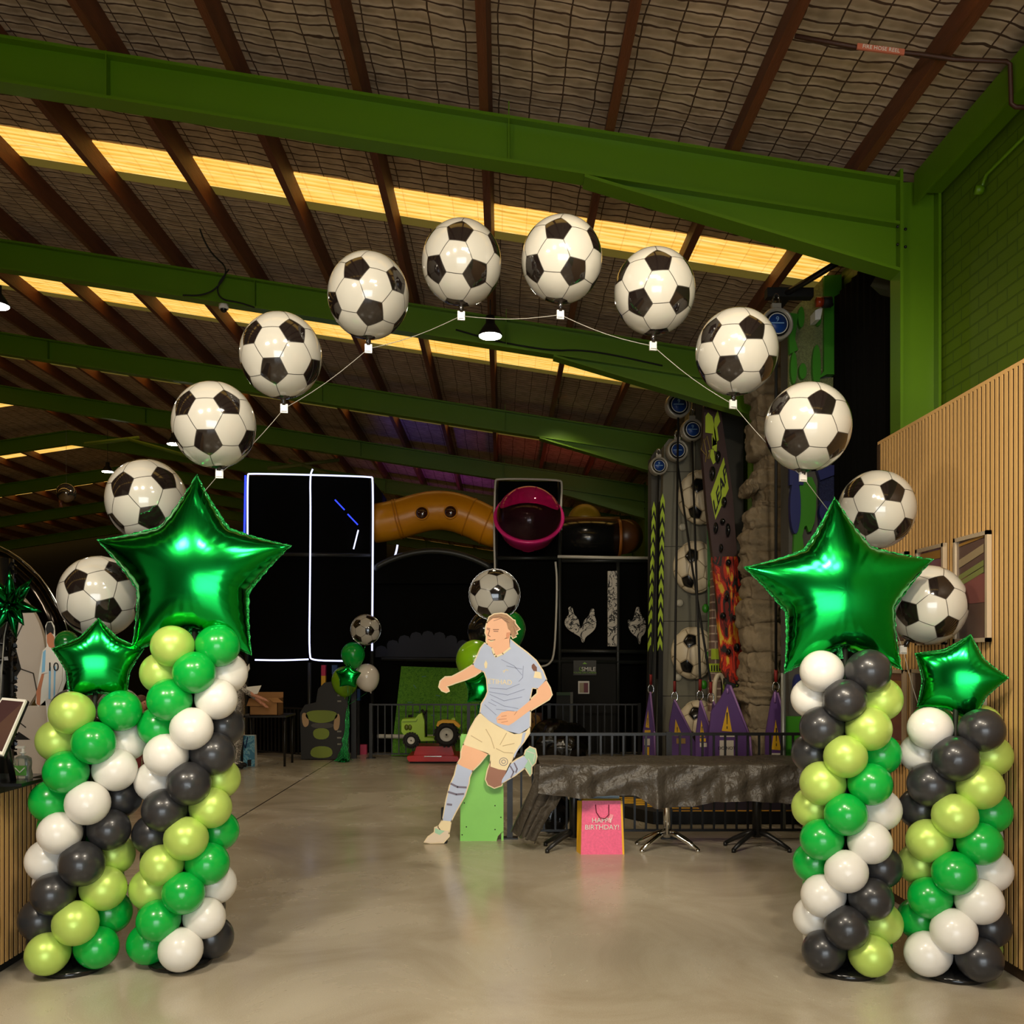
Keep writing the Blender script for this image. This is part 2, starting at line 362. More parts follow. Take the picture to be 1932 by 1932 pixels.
# portal frames
def frame(y, label):
    t = T('steel_portal_frame', (2.9, y, 0), label, 'beam')
    def rafter(sgn, xe):
        mb = MB(); D = .34; tf = .022; xa = RX; dirn = 1 if sgn > 0 else -1
        xb = xe
        def q(x, dz): return (x if sgn > 0 else 2*RX-x, 0, zr(x)+dz)
        for (hw, za, zb) in ((.085, -tf, 0), (.012, -D+tf, -tf), (.085, -D, -D+tf)):
            vs = []
            for x in (xa, xb):
                for yy in (-hw, hw):
                    for dz in (za, zb):
                        a = q(x, dz); vs.append((a[0], y+yy, a[2]))
            mb.add(vs, [(0, 1, 3, 2), (4, 6, 7, 5), (0, 4, 5, 1), (2, 3, 7, 6), (1, 5, 7, 3), (0, 2, 6, 4)])
        return mb
    t.part('rafter', rafter(1, 2.9), M_steel)
    t.part('rafter', rafter(-1, 2.9), M_steel)
    # haunch: tapered web with a bottom flange
    h = MB(); x0, x1 = .62, 2.9; z0 = zr(x0)-.34; z1 = zr(x1)-.66
    h.poly([(x0, y-.012, z0), (x1, y-.012, z1), (x1, y-.012, zr(x1)-.32)], (0, .024, 0))
    vs = []
    for (x, z) in ((x0-.02, z0+.004), (x1, z1)):
        for yy in (-.09, .09):
            for dz in (0, -.024): vs.append((x, y+yy, z+dz))
    h.add(vs, [(0, 1, 3, 2), (4, 6, 7, 5), (0, 4, 5, 1), (2, 3, 7, 6), (1, 5, 7, 3), (0, 2, 6, 4)])
    t.part('haunch', h, M_steel)
    c = MB(); zt = zr(2.9)+.06
    c.bx(2.9, 2.922, y-.09, y+.09, 0, zt); c.bx(3.18, 3.2, y-.09, y+.09, 0, zt-.06); c.bx(2.922, 3.18, y-.012, y+.012, 0, zt-.06)
    t.part('column', c, M_steel)
    b = MB()
    for z in (4.75, 4.62):
        for yy in (-.055, .055): b.ball((2.895, y+yy, z), .012, 8)
        b.ball((2.97, y-.014, z), .012, 8)
    t.part('bolts', b, M_blacksteel)
    st = MB()
    for x in (-7.2, -2.86, .05):
        st.bx(x-.004, x+.004, y-.086, y-.012, zr(x)-.33, zr(x)+(.10 if x > -5 else -.02))
    t.part('web_stiffener', st, M_steel)
FY = [6.95+4.1*k for k in range(8)]
lab = ['nearest and lowest hanging green steel frame, its haunched beam crossing the top of the hall', 'second green steel roof frame, just behind the top soccer balloons',
       'third green steel roof frame, running behind the left upper balloons', 'fourth green steel roof frame, just in front of the blue lit roof bay',
       'fifth green steel roof frame with the ridge bend at far left', 'sixth green steel roof frame from the entrance, above the play structure',
       'seventh green steel roof frame, dim in the far hall', 'farthest dim green steel roof frame by the back wall']
for y, l in zip(FY, lab): frame(y, l)
# timber purlins
pk = [k for k in range(-11, 4)]
for k in pk:
    x = -.117+.915*k; z = zr(x)+.002; hw = .033
    mb = MB(); j = .0
    ang = Matrix.Rotation(math.atan(.153), 3, 'Y')
    mb.box((x, (YB-1)/2+.5, z+.099), (2*hw, YB-1.2, .19), ang)
    i = 3-k
    solo('timber_purlin', mb, M_purlin, 'long reddish brown timber roof purlin, %s counted leftwards from the right wall' % ORD[i], 'beam', group='timber purlins under the right roof slope')
for k in range(1, 11):
    x = 2*RX-(-.117+.915*(-11+k))-.5
    mb = MB(); mb.box((x, 20, zr(x)+.1), (.066, 34, .19), Matrix.Rotation(-math.atan(.153), 3, 'Y'))
    solo('timber_purlin', mb, M_purlin, 'dim timber purlin beyond the ridge on the left slope, %s from the ridge' % ORD[k-1], 'beam', group='timber purlins beyond the ridge')
# eave beam along the right wall, the conduit on it
e = MB(); e.bx(3.02, 3.2, YF+.1, 6.86, 4.98, 5.0); e.bx(3.02, 3.2, YF+.1, 6.86, 5.08, 5.1); e.bx(3.0, 3.02, YF+.1, 6.86, 4.90, 5.12)
solo('eave_beam', e, M_steel, 'green steel eave channel along the top of the right brick wall', 'beam')
solo('conduit_pipe', MB().tube([(3.19, 3.2, 4.78), (3.19, 6.2, 4.78), (3.19, 6.25, 4.74), (3.19, 6.25, 4.70)], .012).tube([(3.14, 6.25, 4.70), (3.19, 6.25, 4.70)], .03), M_steel, 'thin green conduit with a junction box on the brick wall under the eave channel', 'pipe')
# fire hose reel pipe with its marker sign
t = T('fire_pipe', P(1600, 75, 5.6), 'thin brown water pipe with a red marker crossing under the roof at top right', 'pipe')
pp = [P(1500, 68, 5.6), P(1620, 90, 5.6), P(1740, 103, 5.6), P(1800, 112, 5.5), P(1898, 116, 5.5), P(1906, 122, 5.5), P(1908, 196, 5.5), P(1916, 202, 5.5), P(1975, 204, 5.5)]
t.part('pipe', MB().tube(pp, .014, 8), mat('dark_brown_pipe', rgb(62, 36, 24), .5, metal=.3))
a, b_ = P(1617, 87.5, 5.57), P(1706, 99, 5.57); r = (b_-a).normalized(); u = Vector((0, -1, 0)).cross(r).normalized()*-1
if u.z < 0: u = -u
sg = MB().box((a+b_)/2, ((b_-a).length, .012, .034), Matrix((r, Vector((0, 1, 0)), u)).transposed(), 0)
so = t.part('marker_sign', sg, mat('salmon_marker', rgb(196, 110, 86), .5), label='red and white pipe marker')
t.part('lettering', text_mb('FIRE HOSE REEL', .032, (a+b_)/2-Vector((0, .008, 0)), r, u, .001), M_white, parent=so)
# ================================================================== BALLOON SHAPES
PHI = (1+5**.5)/2
IV = [Vector(v).normalized() for v in [(-1, PHI, 0), (1, PHI, 0), (-1, -PHI, 0), (1, -PHI, 0), (0, -1, PHI), (0, 1, PHI), (0, -1, -PHI), (0, 1, -PHI), (PHI, 0, -1), (PHI, 0, 1), (-PHI, 0, -1), (-PHI, 0, 1)]]
NB = [[j for j in range(12) if j != i and IV[i].dot(IV[j]) > .4] for i in range(12)]
def order(pts):
    c = sum(pts, Vector())/len(pts); n = c.normalized(); a = (pts[0]-c).normalized(); b = n.cross(a)
    return sorted(pts, key=lambda p: math.atan2((p-c).dot(b), (p-c).dot(a)))
PENT = [order([IV[i]*2/3+IV[j]/3 for j in NB[i]]) for i in range(12)]
HEX = []
for i in range(12):
    for j in NB[i]:
        for k in NB[i]:
            if i < j < k and k in NB[j]:
                HEX.append(order([IV[a]*2/3+IV[b]/3 for a in (i, j, k) for b in (i, j, k) if a != b]))
def soccer(R, S3, c, seam=.018, m=5, puff=0, blk=None):
    """football: 12 black and 20 white panels with seams, radius/scale S3, rotation R, centre c"""
    mb = MB(); c = Vector(c)
    for faces, mi in ((PENT, 1), (HEX, 0)):
        for fi_, f in enumerate(faces):
            if mi == 1 and blk is not None and fi_ not in blk: pm = 0
            else: pm = mi
            n = len(f); ce = sum(f, Vector())/n; ce_w = seam*(1 if n == 5 else .8)/.35
            rings = [0]+[(1-ce_w)*(k+1)/m for k in range(m)]+[1]
            for q in range(n):
                a, b = f[q], f[(q+1) % n]; vs = []; E = m
                for t in rings:
                    for e in range(E+1):
                        p = (ce+(a+(b-a)*e/E-ce)*t).normalized()
                        rr = 1+puff*(1-t**4)
                        w = R @ p; vs.append(c+Vector((w.x*S3[0]*rr, w.y*S3[1]*rr, w.z*S3[2]*rr)))
                W_ = E+1; fi = []; fs_ = []
                for k in range(len(rings)-1):
                    for e in range(E):
                        quad = (k*W_+e, k*W_+e+1, (k+1)*W_+e+1, (k+1)*W_+e)
                        if k == 0: quad = (k*W_, (k+1)*W_+e+1, (k+1)*W_+e)
                        (fs_ if k == len(rings)-2 else fi).append(quad)
                mb.add(vs, fi, pm, True); mb.add(vs, fs_, 2, True)
    return mb
def orient(C, A, B, r):
    """rotation bringing a black panel to pixel offset A and a neighbouring one to B (in ball radii, seen from the entrance)"""
    tow = (Vector((0, 0, 1.6))-C).normalized(); rt = Vector((0, 0, 1)).cross(tow).normalized(); up = tow.cross(rt)
    def d(o):
        x, y = o[0]/r, -o[1]/r; k = math.hypot(x, y)
        if k > .97: x, y = x*.97/k, y*.97/k
        return (rt*x+up*y+tow*math.sqrt(max(0, 1-x*x-y*y))).normalized()
    a, b = d(A), d(B)
    def fr(u, v):
        w = u.cross(v).normalized(); return Matrix((u, w.cross(u), w)).transposed()
    return fr(a, b) @ fr(IV[0], IV[NB[0][0]]).transposed()
BALLM = [M_ballw, M_ballk, M_seam]
WPOS = []
def soccer_balloon(X, Y, r, A, B, label, d=None, tag=(0, 97), tagang=0):
    R0 = .212; d = d or R0*F/r; C = P(X, Y, d); rr = r*d/F
    t = T('soccer_ball_balloon', C-Vector((0, 0, rr*1.06)), label, 'balloon', 'soccer ball balloons of the arch')
    t.part('envelope', soccer(orient(C, (A[0]-X, A[1]-Y), (B[0]-X, B[1]-Y), r), (rr, rr, rr*1.05), C, seam=.012), BALLM)
    dn = (P(X+tag[0], Y+tag[1], d)-C); L = dn.length; dn.normalize()
    e = C+dn*rr*1.03; w = C+dn*L
    n = MB().tube([C+dn*rr*.97, C+dn*(rr*1.05), C+dn*(rr*1.07), C+dn*(rr*1.14), w-dn*.015], [.05, .035, .012, .014, .010], 10)
    t.part('neck', n, M_ballk)
    side = Vector((1, 0, 0)); f = Vector((0, -1, 0))
    ro = Matrix.Rotation(.2+tagang, 3, 'Z')
    tg = MB().box(w, (.038, .012, .046), ro).box(w+Vector((0, -.008, .0)), (.030, .010, .030), ro)
    t.part('seal_tag', tg, mat('silver_tag', rgb(214, 212, 208), .35, metal=.3))
    WPOS.append(w)
    return C, rr
SB = [
 (187, 1126, 73, (202, 1150), (145, 1098), 'white and black soccer ball balloon at the arch left foot, behind the small green star'),
 (277, 945, 74, (285, 974), (234, 920), 'soccer ball balloon half hidden behind the left tip of the big left green star'),
 (404, 802, 77, (392, 831), (430, 758), 'soccer ball balloon just above the top tip of the big left green star'),
 (530, 671, 76, (516, 696), (553, 626), 'soccer ball balloon fourth up the left side of the arch'),
 (695, 558, 76, (700, 585), (670, 508), 'soccer ball balloon left of the two topmost ones in the arch'),
 (871, 496, 75, (867, 442), (900, 520), 'left one of the two topmost soccer ball balloons of the arch'),
 (1060, 490, 76, (1052, 437), (1086, 517), 'right one of the two topmost soccer ball balloons of the arch'),
 (1235, 550, 76, (1243, 497), (1203, 575), 'soccer ball balloon right of the two topmost ones in the arch'),
 (1390, 664, 77, (1376, 690), (1423, 618), 'soccer ball balloon fourth up the right side of the arch'),
 (1524, 806, 80, (1500, 830), (1551, 763), 'soccer ball balloon floating above the top tip of the big right green star'),
 (1654, 962, 71, (1683, 929), (1630, 990), 'soccer ball balloon behind the right shoulder of the big right green star'),
 (1750, 1142, 72, (1714, 1156), (1779, 1105), 'soccer ball balloon at the arch right foot, in front of the wall posters')]
tags = [(10, 90), (0, 90), (10, 92), (6, 100), (0, 100), (-1, 100), (-3, 104), (-3, 103), (-7, 99), (-9, 94), (-6, 95), (-46, 84)]
for s, tg in zip(SB, tags):
    d = {0: 5.25, 1: 5.3, 10: 5.2, 11: 5.05}.get(SB.index(s))
    soccer_balloon(s[0], s[1], s[2], s[3], s[4], s[5], d, tg)
ends = [P(150, 1300, 5.2)]+WPOS+[P(1738, 1345, 5.0)]
mb = MB()
for a, b in zip(ends[:-1], ends[1:]):
    q = [a+(b-a)*t/6+Vector((0, 0, -.02*math.sin(PI*t/6))) for t in range(7)]; mb.tube(q, .0019, 5)
solo('arch_line', mb, M_string, 'thin pale cord linking the seal tags of the arch soccer balloons', 'cord')

# ---- foil stars
def star_outline(n=40, inner=.50, conc=.07):
    pts = []
    for k in range(5):
        a0 = PI/2+2*PI*k/5; a1 = a0+PI/5; a2 = a0+2*PI/5
        tip = Vector((math.cos(a0), math.sin(a0))); no = Vector((math.cos(a1), math.sin(a1)))*inner; t2 = Vector((math.cos(a2), math.sin(a2)))
        mid = Vector((math.cos(a1), math.sin(a1)))
        for i in range(n):
            t = i/n
            # curved concave side: quadratic Bezier from tip to tip through the notch, sharpened
            p = tip*(1-t)**2+(no*1.06-mid*conc)*2*t*(1-t)+t2*t*t
            if t < .5: q = tip+(no-tip)*(t*2)
            else: q = no+(t2-no)*(t*2-1)
            pts.append(q*.62+p*.38)
    return pts
def _membrane(SO):
    G = 181; xs = np.linspace(-1.05, 1.05, G); X, Y = np.meshgrid(xs, xs); h = xs[1]-xs[0]
    ph = np.arctan2(Y, X); rr = np.hypot(X, Y)
    oa = np.array([math.atan2(p.y, p.x) for p in SO]); orr = np.array([p.length for p in SO]); ix = np.argsort(oa); oa = oa[ix]; orr = orr[ix]
    oa = np.concatenate([oa-2*PI, oa, oa+2*PI]); orr = np.concatenate([orr]*3)
    inside = rr < np.interp(ph, oa, orr)
    u = np.zeros((G, G))
    for _ in range(3500):
        v = np.zeros_like(u); v[1:-1, 1:-1] = (u[2:, 1:-1]+u[:-2, 1:-1]+u[1:-1, 2:]+u[1:-1, :-2]+h*h)/4
        u = np.where(inside, v, 0)
    return xs, u
SOS = [star_outline(inner=.52), star_outline(inner=.66)]
MEM = [_membrane(o) for o in SOS]
def usamp(x, y, q=0):
    XS, UU = MEM[q]
    h = XS[1]-XS[0]; fx = (x-XS[0])/h; fy = (y-XS[0])/h; i = int(fx); j = int(fy); a = fx-i; b = fy-j
    return UU[j, i]*(1-a)*(1-b)+UU[j, i+1]*a*(1-b)+UU[j+1, i]*(1-a)*b+UU[j+1, i+1]*a*b
def star_mb(Rm, M, thick=.78, seed=1, wr=.0028, rings=26, q=0):
    SO = SOS[q]
    rn = random.Random(seed); n = len(SO); body = MB(); rim = MB()
    ts = [math.sin(PI/2*i/rings) for i in range(rings+1)]
    def z(o, t):
        tt = min(t, .93); zz = thick*math.sqrt(max(2*usamp(o.x*tt, o.y*tt, q), 0))
        if t > .93: zz *= math.sqrt(max(1-t, 0)/.07)
        return zz
    for side in (-1, 1):
        vs = [M @ Vector((0, side*Rm*z(Vector((0, 0)), 0), 0))]; fs = []
        for ri, t in enumerate(ts[1:]):
            for k, o in enumerate(SO):
                kk = k % 40; notch = math.exp(-((kk-20)/9.0)**2)
                w = wr*(t**5)*(1-t**8)*(notch*1.5*math.sin(k*1.15+seed)+.5*math.sin(k*2.9+seed*2))*4
                tr = t*(1-.012*math.sin(k*.9+seed)**2*(t > .9))
                vs.append(M @ Vector((o.x*tr*Rm, side*Rm*max(z(o, t)+w*.5, 0), o.y*tr*Rm)))
        for k in range(n): fs.append((0, 1+k, 1+(k+1) % n))
        for r in range(rings-1):
            for k in range(n): fs.append((1+r*n+k, 1+(r+1)*n+k, 1+(r+1)*n+(k+1) % n, 1+r*n+(k+1) % n))
        body.add(vs, fs, 0, True)
    vs = []
    for e, off in ((.992, 0), (1.0, 1), (1.0, 2)):
        for k, o in enumerate(SO):
            nrm = Vector((o.x, o.y)).normalized(); ex = off*.010*(1+.25*math.sin(k*2.3))
            yy = off*.007*math.sin(k*1.7+seed)
            vs.append(M @ Vector(((o.x*e+nrm.x*ex)*Rm, yy*Rm, (o.y*e+nrm.y*ex)*Rm)))
    rim.add(vs, [(r*n+k, r*n+(k+1) % n, (r+1)*n+(k+1) % n, (r+1)*n+k) for r in range(2) for k in range(n)], 0, False)
    return body, rim
def star(X, Y, d, Rpx, roll, yaw, pitch, label, seed=1, thick=.78, sx=1, group='green foil star balloons', tie=None):
    C = P(X, Y, d); Rm = Rpx*d/F
    M = Matrix.Translation(C) @ Euler((pitch, 0, yaw)).to_matrix().to_4x4() @ Matrix.Rotation(roll, 4, 'Y') @ Matrix.Diagonal((sx, 1, 1, 1))
    t = T('star_balloon', C-Vector((0, 0, Rm*.8)), label, 'balloon', group)
    b, r = star_mb(Rm, M, thick, seed, q=0 if Rpx > 120 else 1); t.part('envelope', b, M_foil); t.part('crimped_seam', r, M_foilrim)
    tail = M @ Vector((0, 0, -Rm*.48)); t.part('inflation_tail', MB().tube([tail, tail-Vector((0, -.0, Rm*.12)), tail-Vector((0, 0, Rm*.2))], [.03*Rm/.5, .022*Rm/.5, .03*Rm/.5], 8), M_foilrim)
    if tie is not None: t.part('ribbon', MB().tube([tail-Vector((0, 0, Rm*.2)), tie], .004, 5), M_foilrim)
star(366, 1082, 4.98, 186, 0.02, math.radians(4), math.radians(-2), 'big shiny green star balloon on the tall left balloon column', 1)
star(1583, 1119, 4.83, 182, -0.035, math.radians(-6), math.radians(-2), 'big shiny green star balloon on the tall right balloon column', 2)
star(186, 1250, 4.88, 83, 0.0, math.radians(20), 0, 'small green star balloon on the short left balloon column', 3, .74)
star(1805, 1281, 4.76, 87, math.radians(16), math.radians(-26), 0, 'small tilted green star balloon on the short right balloon column', 4, .74)

# ---- latex balloon columns
def latex_mesh(name, r, m):
    prof = []
    n = 15
    for i in range(n+1):
        a = PI*i/n; s = math.sin(a); c = -math.cos(a)
        rad = r*s*(1-.06*max(0, -c)); z = r*c*(1.0 if c > 0 else 1.14)
        if c < -.985: rad = max(rad, .006)
        prof.append((max(rad, 1e-6), z))
    prof[0] = (.007, -r*1.16); prof = [(.009, -r*1.22)]+prof
    mb = MB().lathe(prof, None, 28)
    return mb.mesh(name, m)
LM = {k: latex_mesh('latex_'+k, .108, m) for k, m in (('green', M_gr), ('lime', M_li), ('white', M_wh), ('charcoal', M_bk))}
NAMES = {'green': 'bright green balloon', 'lime': 'pearly lime balloon', 'white': 'white balloon', 'charcoal': 'charcoal black balloon'}
ORDC = ['white', 'charcoal', 'lime', 'green']
rnd = random.Random(3)
def column(X0, X1, d, n, pitch, start_col, start_ang, label):
    a = P(X0, 1800, d); a.z = 0; b = P(X1, 1300, d); zt = .125+pitch*(n-1)
    b = a+(b-a)*(zt/ max(b.z, .1)) if False else Vector((P(X1, 1300, d).x, d, 0))
    t = T('balloon_column', a, label, 'balloon column')
    base = MB().lathe([(.001, 0), (.15, 0), (.16, .012), (.15, .03), (.05, .045), (.02, .06), (.001, .06)], Matrix.Translation(a), 28)
    t.part('base_plate', base, M_blackgloss)
    t.part('pole', MB().tube([a+Vector((0, 0, .05)), Vector((b.x, d, zt+.12))], .014, 8), M_blacksteel)
    fv = Vector((-a.x, -a.y, 0)).normalized(); rv = Vector((-fv.y, fv.x, 0)); 
    if rv.x < 0: rv = -rv
    ci = ORDC.index(start_col)
    for k in range(n):
        f = k/(n-1); c = a.lerp(b, f)+Vector((0, 0, .125+pitch*k))
        for j in range(4):
            th = math.radians(start_ang+45*k+90*j); out = fv*math.cos(th)+rv*math.sin(th); col = ORDC[(ci+j) % 4]
            dirv = (out+Vector((rnd.uniform(-.08, .08), rnd.uniform(-.08, .08), rnd.uniform(-.12, .08)))).normalized()
            o = obj('balloon', LM[col], t.o, c+out*(.160+rnd.uniform(-.004, .006))+Vector((0, 0, rnd.uniform(-.005, .005)))-a, NAMES[col])
            o.rotation_mode = 'QUATERNION'; o.rotation_quaternion = dirv.to_track_quat('Z', 'Y')
            s = rnd.uniform(.97, 1.04); o.scale = (s, s, s)
column(137, 181, 4.88, 9, .150, 'lime', -45, 'short left balloon column in green, lime, white and black beside the counter')
column(341, 368, 4.955, 12, .1395, 'white', 0, 'tall left balloon column in green, lime, white and black under the big star')
column(1598, 1594, 4.80, 11, .1407, 'charcoal', -45, 'tall right balloon column in green, lime, white and black under the big star')
column(1799, 1803, 4.74, 9, .1405, 'white', -45, 'short right balloon column in green, lime, white and black beside the slatted wall')

# ================================================================== LEFT: COUNTER AND WHAT STANDS THERE
CX = -2.50; CY1 = 5.16
t = T('reception_counter', (-3.1, 3.6, 0), 'oak slatted reception counter with a dark worktop at left edge', 'counter')
cb = MB(); n = int((CY1-1.6)/.045)
cb.bx(-3.3, CX-.02, 1.6, CY1, .06, .93, 1)
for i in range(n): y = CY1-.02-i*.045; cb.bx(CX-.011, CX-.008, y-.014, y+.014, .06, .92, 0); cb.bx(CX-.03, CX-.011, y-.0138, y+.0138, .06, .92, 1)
for i in range(17): x = CX-.03-i*.045; cb.bx(x-.014, x+.014, CY1, CY1+.02, .06, .92, 0)
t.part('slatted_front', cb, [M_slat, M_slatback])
t.part('plinth', MB().bx(-3.25, CX-.05, 1.62, CY1-.04, 0, .06), M_black)
t.part('worktop', MB().bx(-3.35, CX+.015, 1.55, CY1+.04, .925, .965), mat('dark_green_black_top', rgb(26, 32, 28), .2))
hb = MB()
hp = smooth_poly([(CX-.01, y, z) for y, z in ((4.35, .02+.16), (4.35, .34), (4.74, .34), (4.74, .18))], 3)
hb.poly(hp, (.012, 0, 0)); t.part('dark_inset', hb, mat('dark_green_inset', rgb(20, 44, 34), .4))
# tablet kiosk
c0 = P(22, 1432, 4.62); c0.z = .965
t = T('tablet', c0, 'white framed touch tablet on a black stand on the counter', 'tablet')
qd = [P(4, 1316, 4.78), P(49, 1320, 4.72), P(4, 1424, 4.48), P(-52, 1412, 4.54)]
ctr = sum(qd, Vector())/4; nn = (qd[1]-qd[0]).cross(qd[3]-qd[0]).normalized(); nn = nn if nn.y > 0 else -nn
t.part('bezel', MB().poly(qd, nn*.012), M_white)
t.part('screen', MB().poly([ctr+(p-ctr)*.90-nn*.002 for p in qd], nn*.004), mat('tablet_screen', rgb(70, 48, 48), .15))
t.part('back_shell', MB().poly([ctr+(p-ctr)*1.03+nn*.013 for p in qd], nn*.012), M_blackgloss)
t.part('stand', MB().tube([ctr+nn*.02, Vector((ctr.x-.02, ctr.y+.16, .97))], .016, 8).bx(ctr.x-.12, ctr.x+.08, ctr.y+.04, ctr.y+.24, .965, .98), M_blackgloss)
# sanitiser
c0 = P(43, 1447, 4.9); c0.z = .965
t = T('sanitiser_bottle', c0, 'clear pump bottle of hand sanitiser with a green label on the counter', 'bottle')
b = MB(); k = 1.0
def bottle_sec(z): return .045*(1-.18*math.sin(PI*min(z/.1, 1))) if z < .1 else .042
vs = []; L_ = [0, .005, .03, .06, .09, .115, .128]
for z in L_:
    w_ = {0: .040, .005: .046, .03: .047, .06: .040, .09: .043, .115: .040, .128: .02}[z]
    for i in range(20):
        a = 2*PI*i/20; sx = math.copysign(abs(math.cos(a))**.6, math.cos(a)); sy = math.copysign(abs(math.sin(a))**.6, math.sin(a))
        vs.append(c0+Vector((sx*w_, sy*w_*.62, z+.001)))
fs = [(i*20+q, i*20+(q+1) % 20, (i+1)*20+(q+1) % 20, (i+1)*20+q) for i in range(len(L_)-1) for q in range(20)]+[tuple(range(20))[::-1], tuple(120+q for q in range(20))]
b.add(vs, fs, 0, True); t.part('bottle_body', b, mat('clear_gel', rgb(225, 232, 220), .08, trans=.85, ior=1.3))
t.part('label', MB().bx(c0.x-.033, c0.x+.033, c0.y-.0305, c0.y-.027, .995, 1.045), mat('green_label', rgb(90, 150, 60), .5))
t.part('label_swoosh', MB().tube([c0+Vector((-.025, -.031, .07)), c0+Vector((0, -.031, .045)), c0+Vector((.025, -.031, .07))], .003, 6), M_white)
t.part('pump', MB().tube([c0+Vector((0, 0, .128)), c0+Vector((0, 0, .165))], .008, 10).tube([c0+Vector((0, 0, .140)), c0+Vector((0, 0, .148))], .016, 12).box(c0+Vector((-.012, 0, .172)), (.045, .016, .012)), M_white)
# spiky starburst foil balloon
C = P(20, 1140, 5.0)
t = T('starburst_balloon', C, 'dark green spiky starburst foil balloon above the counter', 'balloon')
rg = random.Random(12); mdark = mat('dark_green_foil', rgb(8, 88, 40), .14, metal=1)
sp = MB()
for dx, dz, L_ in ((-40, 60, 90), (8, 62, 66), (46, 31, 60), (58, -14, 62), (10, -62, 66), (-30, -60, 70), (-70, 8, 70), (38, -42, 60), (-10, 20, 55)):
    dv = Vector((dx, -rg.uniform(0, 30), dz)).normalized(); Lm = px(L_, 5.0)
    q = dv.orthogonal().normalized()
    sp.tube([C, C+dv*Lm*.35, C+dv*Lm*.7, C+dv*Lm], [.02, .034, .018, .001], 10)
for i in range(6):
    dv = Vector((rg.uniform(-1, 1), rg.uniform(-1, 1), rg.uniform(-1, 1))).normalized(); sp.tube([C, C+dv*.07, C+dv*.18], [.02, .03, .001], 10)
t.part('spikes', sp, mdark); t.part('hub', MB().ball(C, .035, 14), mdark)
t.part('string', MB().tube([C+Vector((-.02, .04, 0)), P(8, 1200, 5.05), P(-6, 1400, 5.1)], .003, 5), M_string)
# black sequin column behind it
q = P(-2, 1230, 5.6)
sq = MB(); rg = random.Random(5)
for i in range(420):
    a = rg.uniform(0, 2*PI); z = rg.uniform(1.02, 2.15); rr = .085
    sq.box((q.x+rr*math.cos(a), q.y+rr*math.sin(a), z), (.022, .022, .003), Euler((rg.uniform(0, 3), rg.uniform(0, 3), a)).to_matrix())
sq.lathe([(.08, 0), (.08, 2.18), (.001, 2.19)], Matrix.Translation((q.x, q.y, 0)), 16)
solo('sequin_column', sq, mat('black_sequin', rgb(18, 18, 18), .25, metal=.5), 'black glittering sequin column at the left edge above the counter', 'decoration')
# big football standee
C = P(-72, 1236, 6.6); R_ = px(158, 6.6)
t = T('football_standee', (C.x, C.y, 0), 'huge flat soccer ball standee behind the tablet at left', 'standee')
t.part('board', MB().lathe([(.001, -.02), (R_, -.02), (R_, .02), (.001, .02)], Matrix.Translation(C) @ Matrix.Rotation(PI/2, 4, 'X'), 64, smooth=False).bx(C.x-.25, C.x+.60, C.y-.02, C.y+.02, 0, C.z-R_*.6), mat('printed_white_board', rgb(196, 186, 176), .35))
def disc_pt(X, Y, o=.024): return Vector((P(X, Y, 6.6).x, C.y-o, P(X, Y, 6.6).z))
pn = MB()
for pts in ([(4, 1208), (30, 1212), (43, 1262), (25, 1292), (-6, 1270)], [(-30, 1330), (10, 1350), (-10, 1385)], [(38, 1380), (60, 1395), (30, 1395)]):
    pn.poly([disc_pt(*p) for p in pts], (0, .006, 0))
t.part('black_panel', pn, M_black)
ln = MB()
for a, b_ in (((43, 1262), (66, 1270)), ((66, 1270), (76, 1320)), ((25, 1292), (24, 1350)), ((24, 1350), (52, 1372)), ((30, 1212), (46, 1178)), ((76, 1285), (84, 1260)), ((24, 1350), (-6, 1372))):
    ln.tube([disc_pt(*a), disc_pt(*b_)], .004, 5)
t.part('seam_line', ln, M_seam)
# black foil ring balloon
C = P(-75, 1262, 6.9); mb = MB(); pts = []
R_ = px(202, 6.9); K = 56
for i in range(K): a = 2*PI*i/K; pts.append(C+Vector((R_*math.cos(a)*.92, 0, R_*math.sin(a)*1.08)))
mb.tube(pts, [px(24, 6.9)*(1+.05*math.sin(i*2.1)) for i in range(K)], 14, closed=True)
rim = MB(); rim.tube([C+(p-C)*1.125 for p in pts], .006, 6, closed=True)
t = T('ring_balloon', C-Vector((0, 0, R_*1.2)), 'large black foil ring balloon curving behind the green starburst', 'balloon')
t.part('ring_tube', mb, mat('black_foil', rgb(26, 22, 18), .12, metal=.9)); t.part('outer_seam', rim, M_chrome)
# ground weight string for the ring so that it hangs from a stand
t.part('stand', MB().tube([(C.x, C.y+.05, 0), (C.x, C.y+.05, C.z-R_*.9)], .02, 8).bx(C.x-.2, C.x+.2, C.y-.15, C.y+.25, 0, .02), M_blacksteel)
# ================================================================== FOOTBALLER CUTOUT
def flat(mb, pts, d, lift, th=.004, mi=0, f=None, sm=0):
    pts = [P(f(p)[0], f(p)[1], d) for p in pts]
    if sm: pts = smooth_poly(pts, sm)
    pts = [Vector((p.x, d-lift, p.z)) for p in pts]
    return mb.poly(pts, (0, th, 0), mi)
def inflate(pts, e):
    n = len(pts); area = sum(pts[i][0]*pts[(i+1) % n][1]-pts[(i+1) % n][0]*pts[i][1] for i in range(n)); s = 1 if area > 0 else -1; out = []
    for i in range(n):
        a = Vector(pts[i-1]); b = Vector(pts[i]); c = Vector(pts[(i+1) % n])
        u = (b-a).normalized(); v = (c-b).normalized(); no = (Vector((u.y, -u.x))+Vector((v.y, -v.x)))*s
        if no.length < .3: no = Vector((u.y, -u.x))*s
        no.normalize(); out.append((b.x+no.x*e, b.y+no.y*e))
    return out
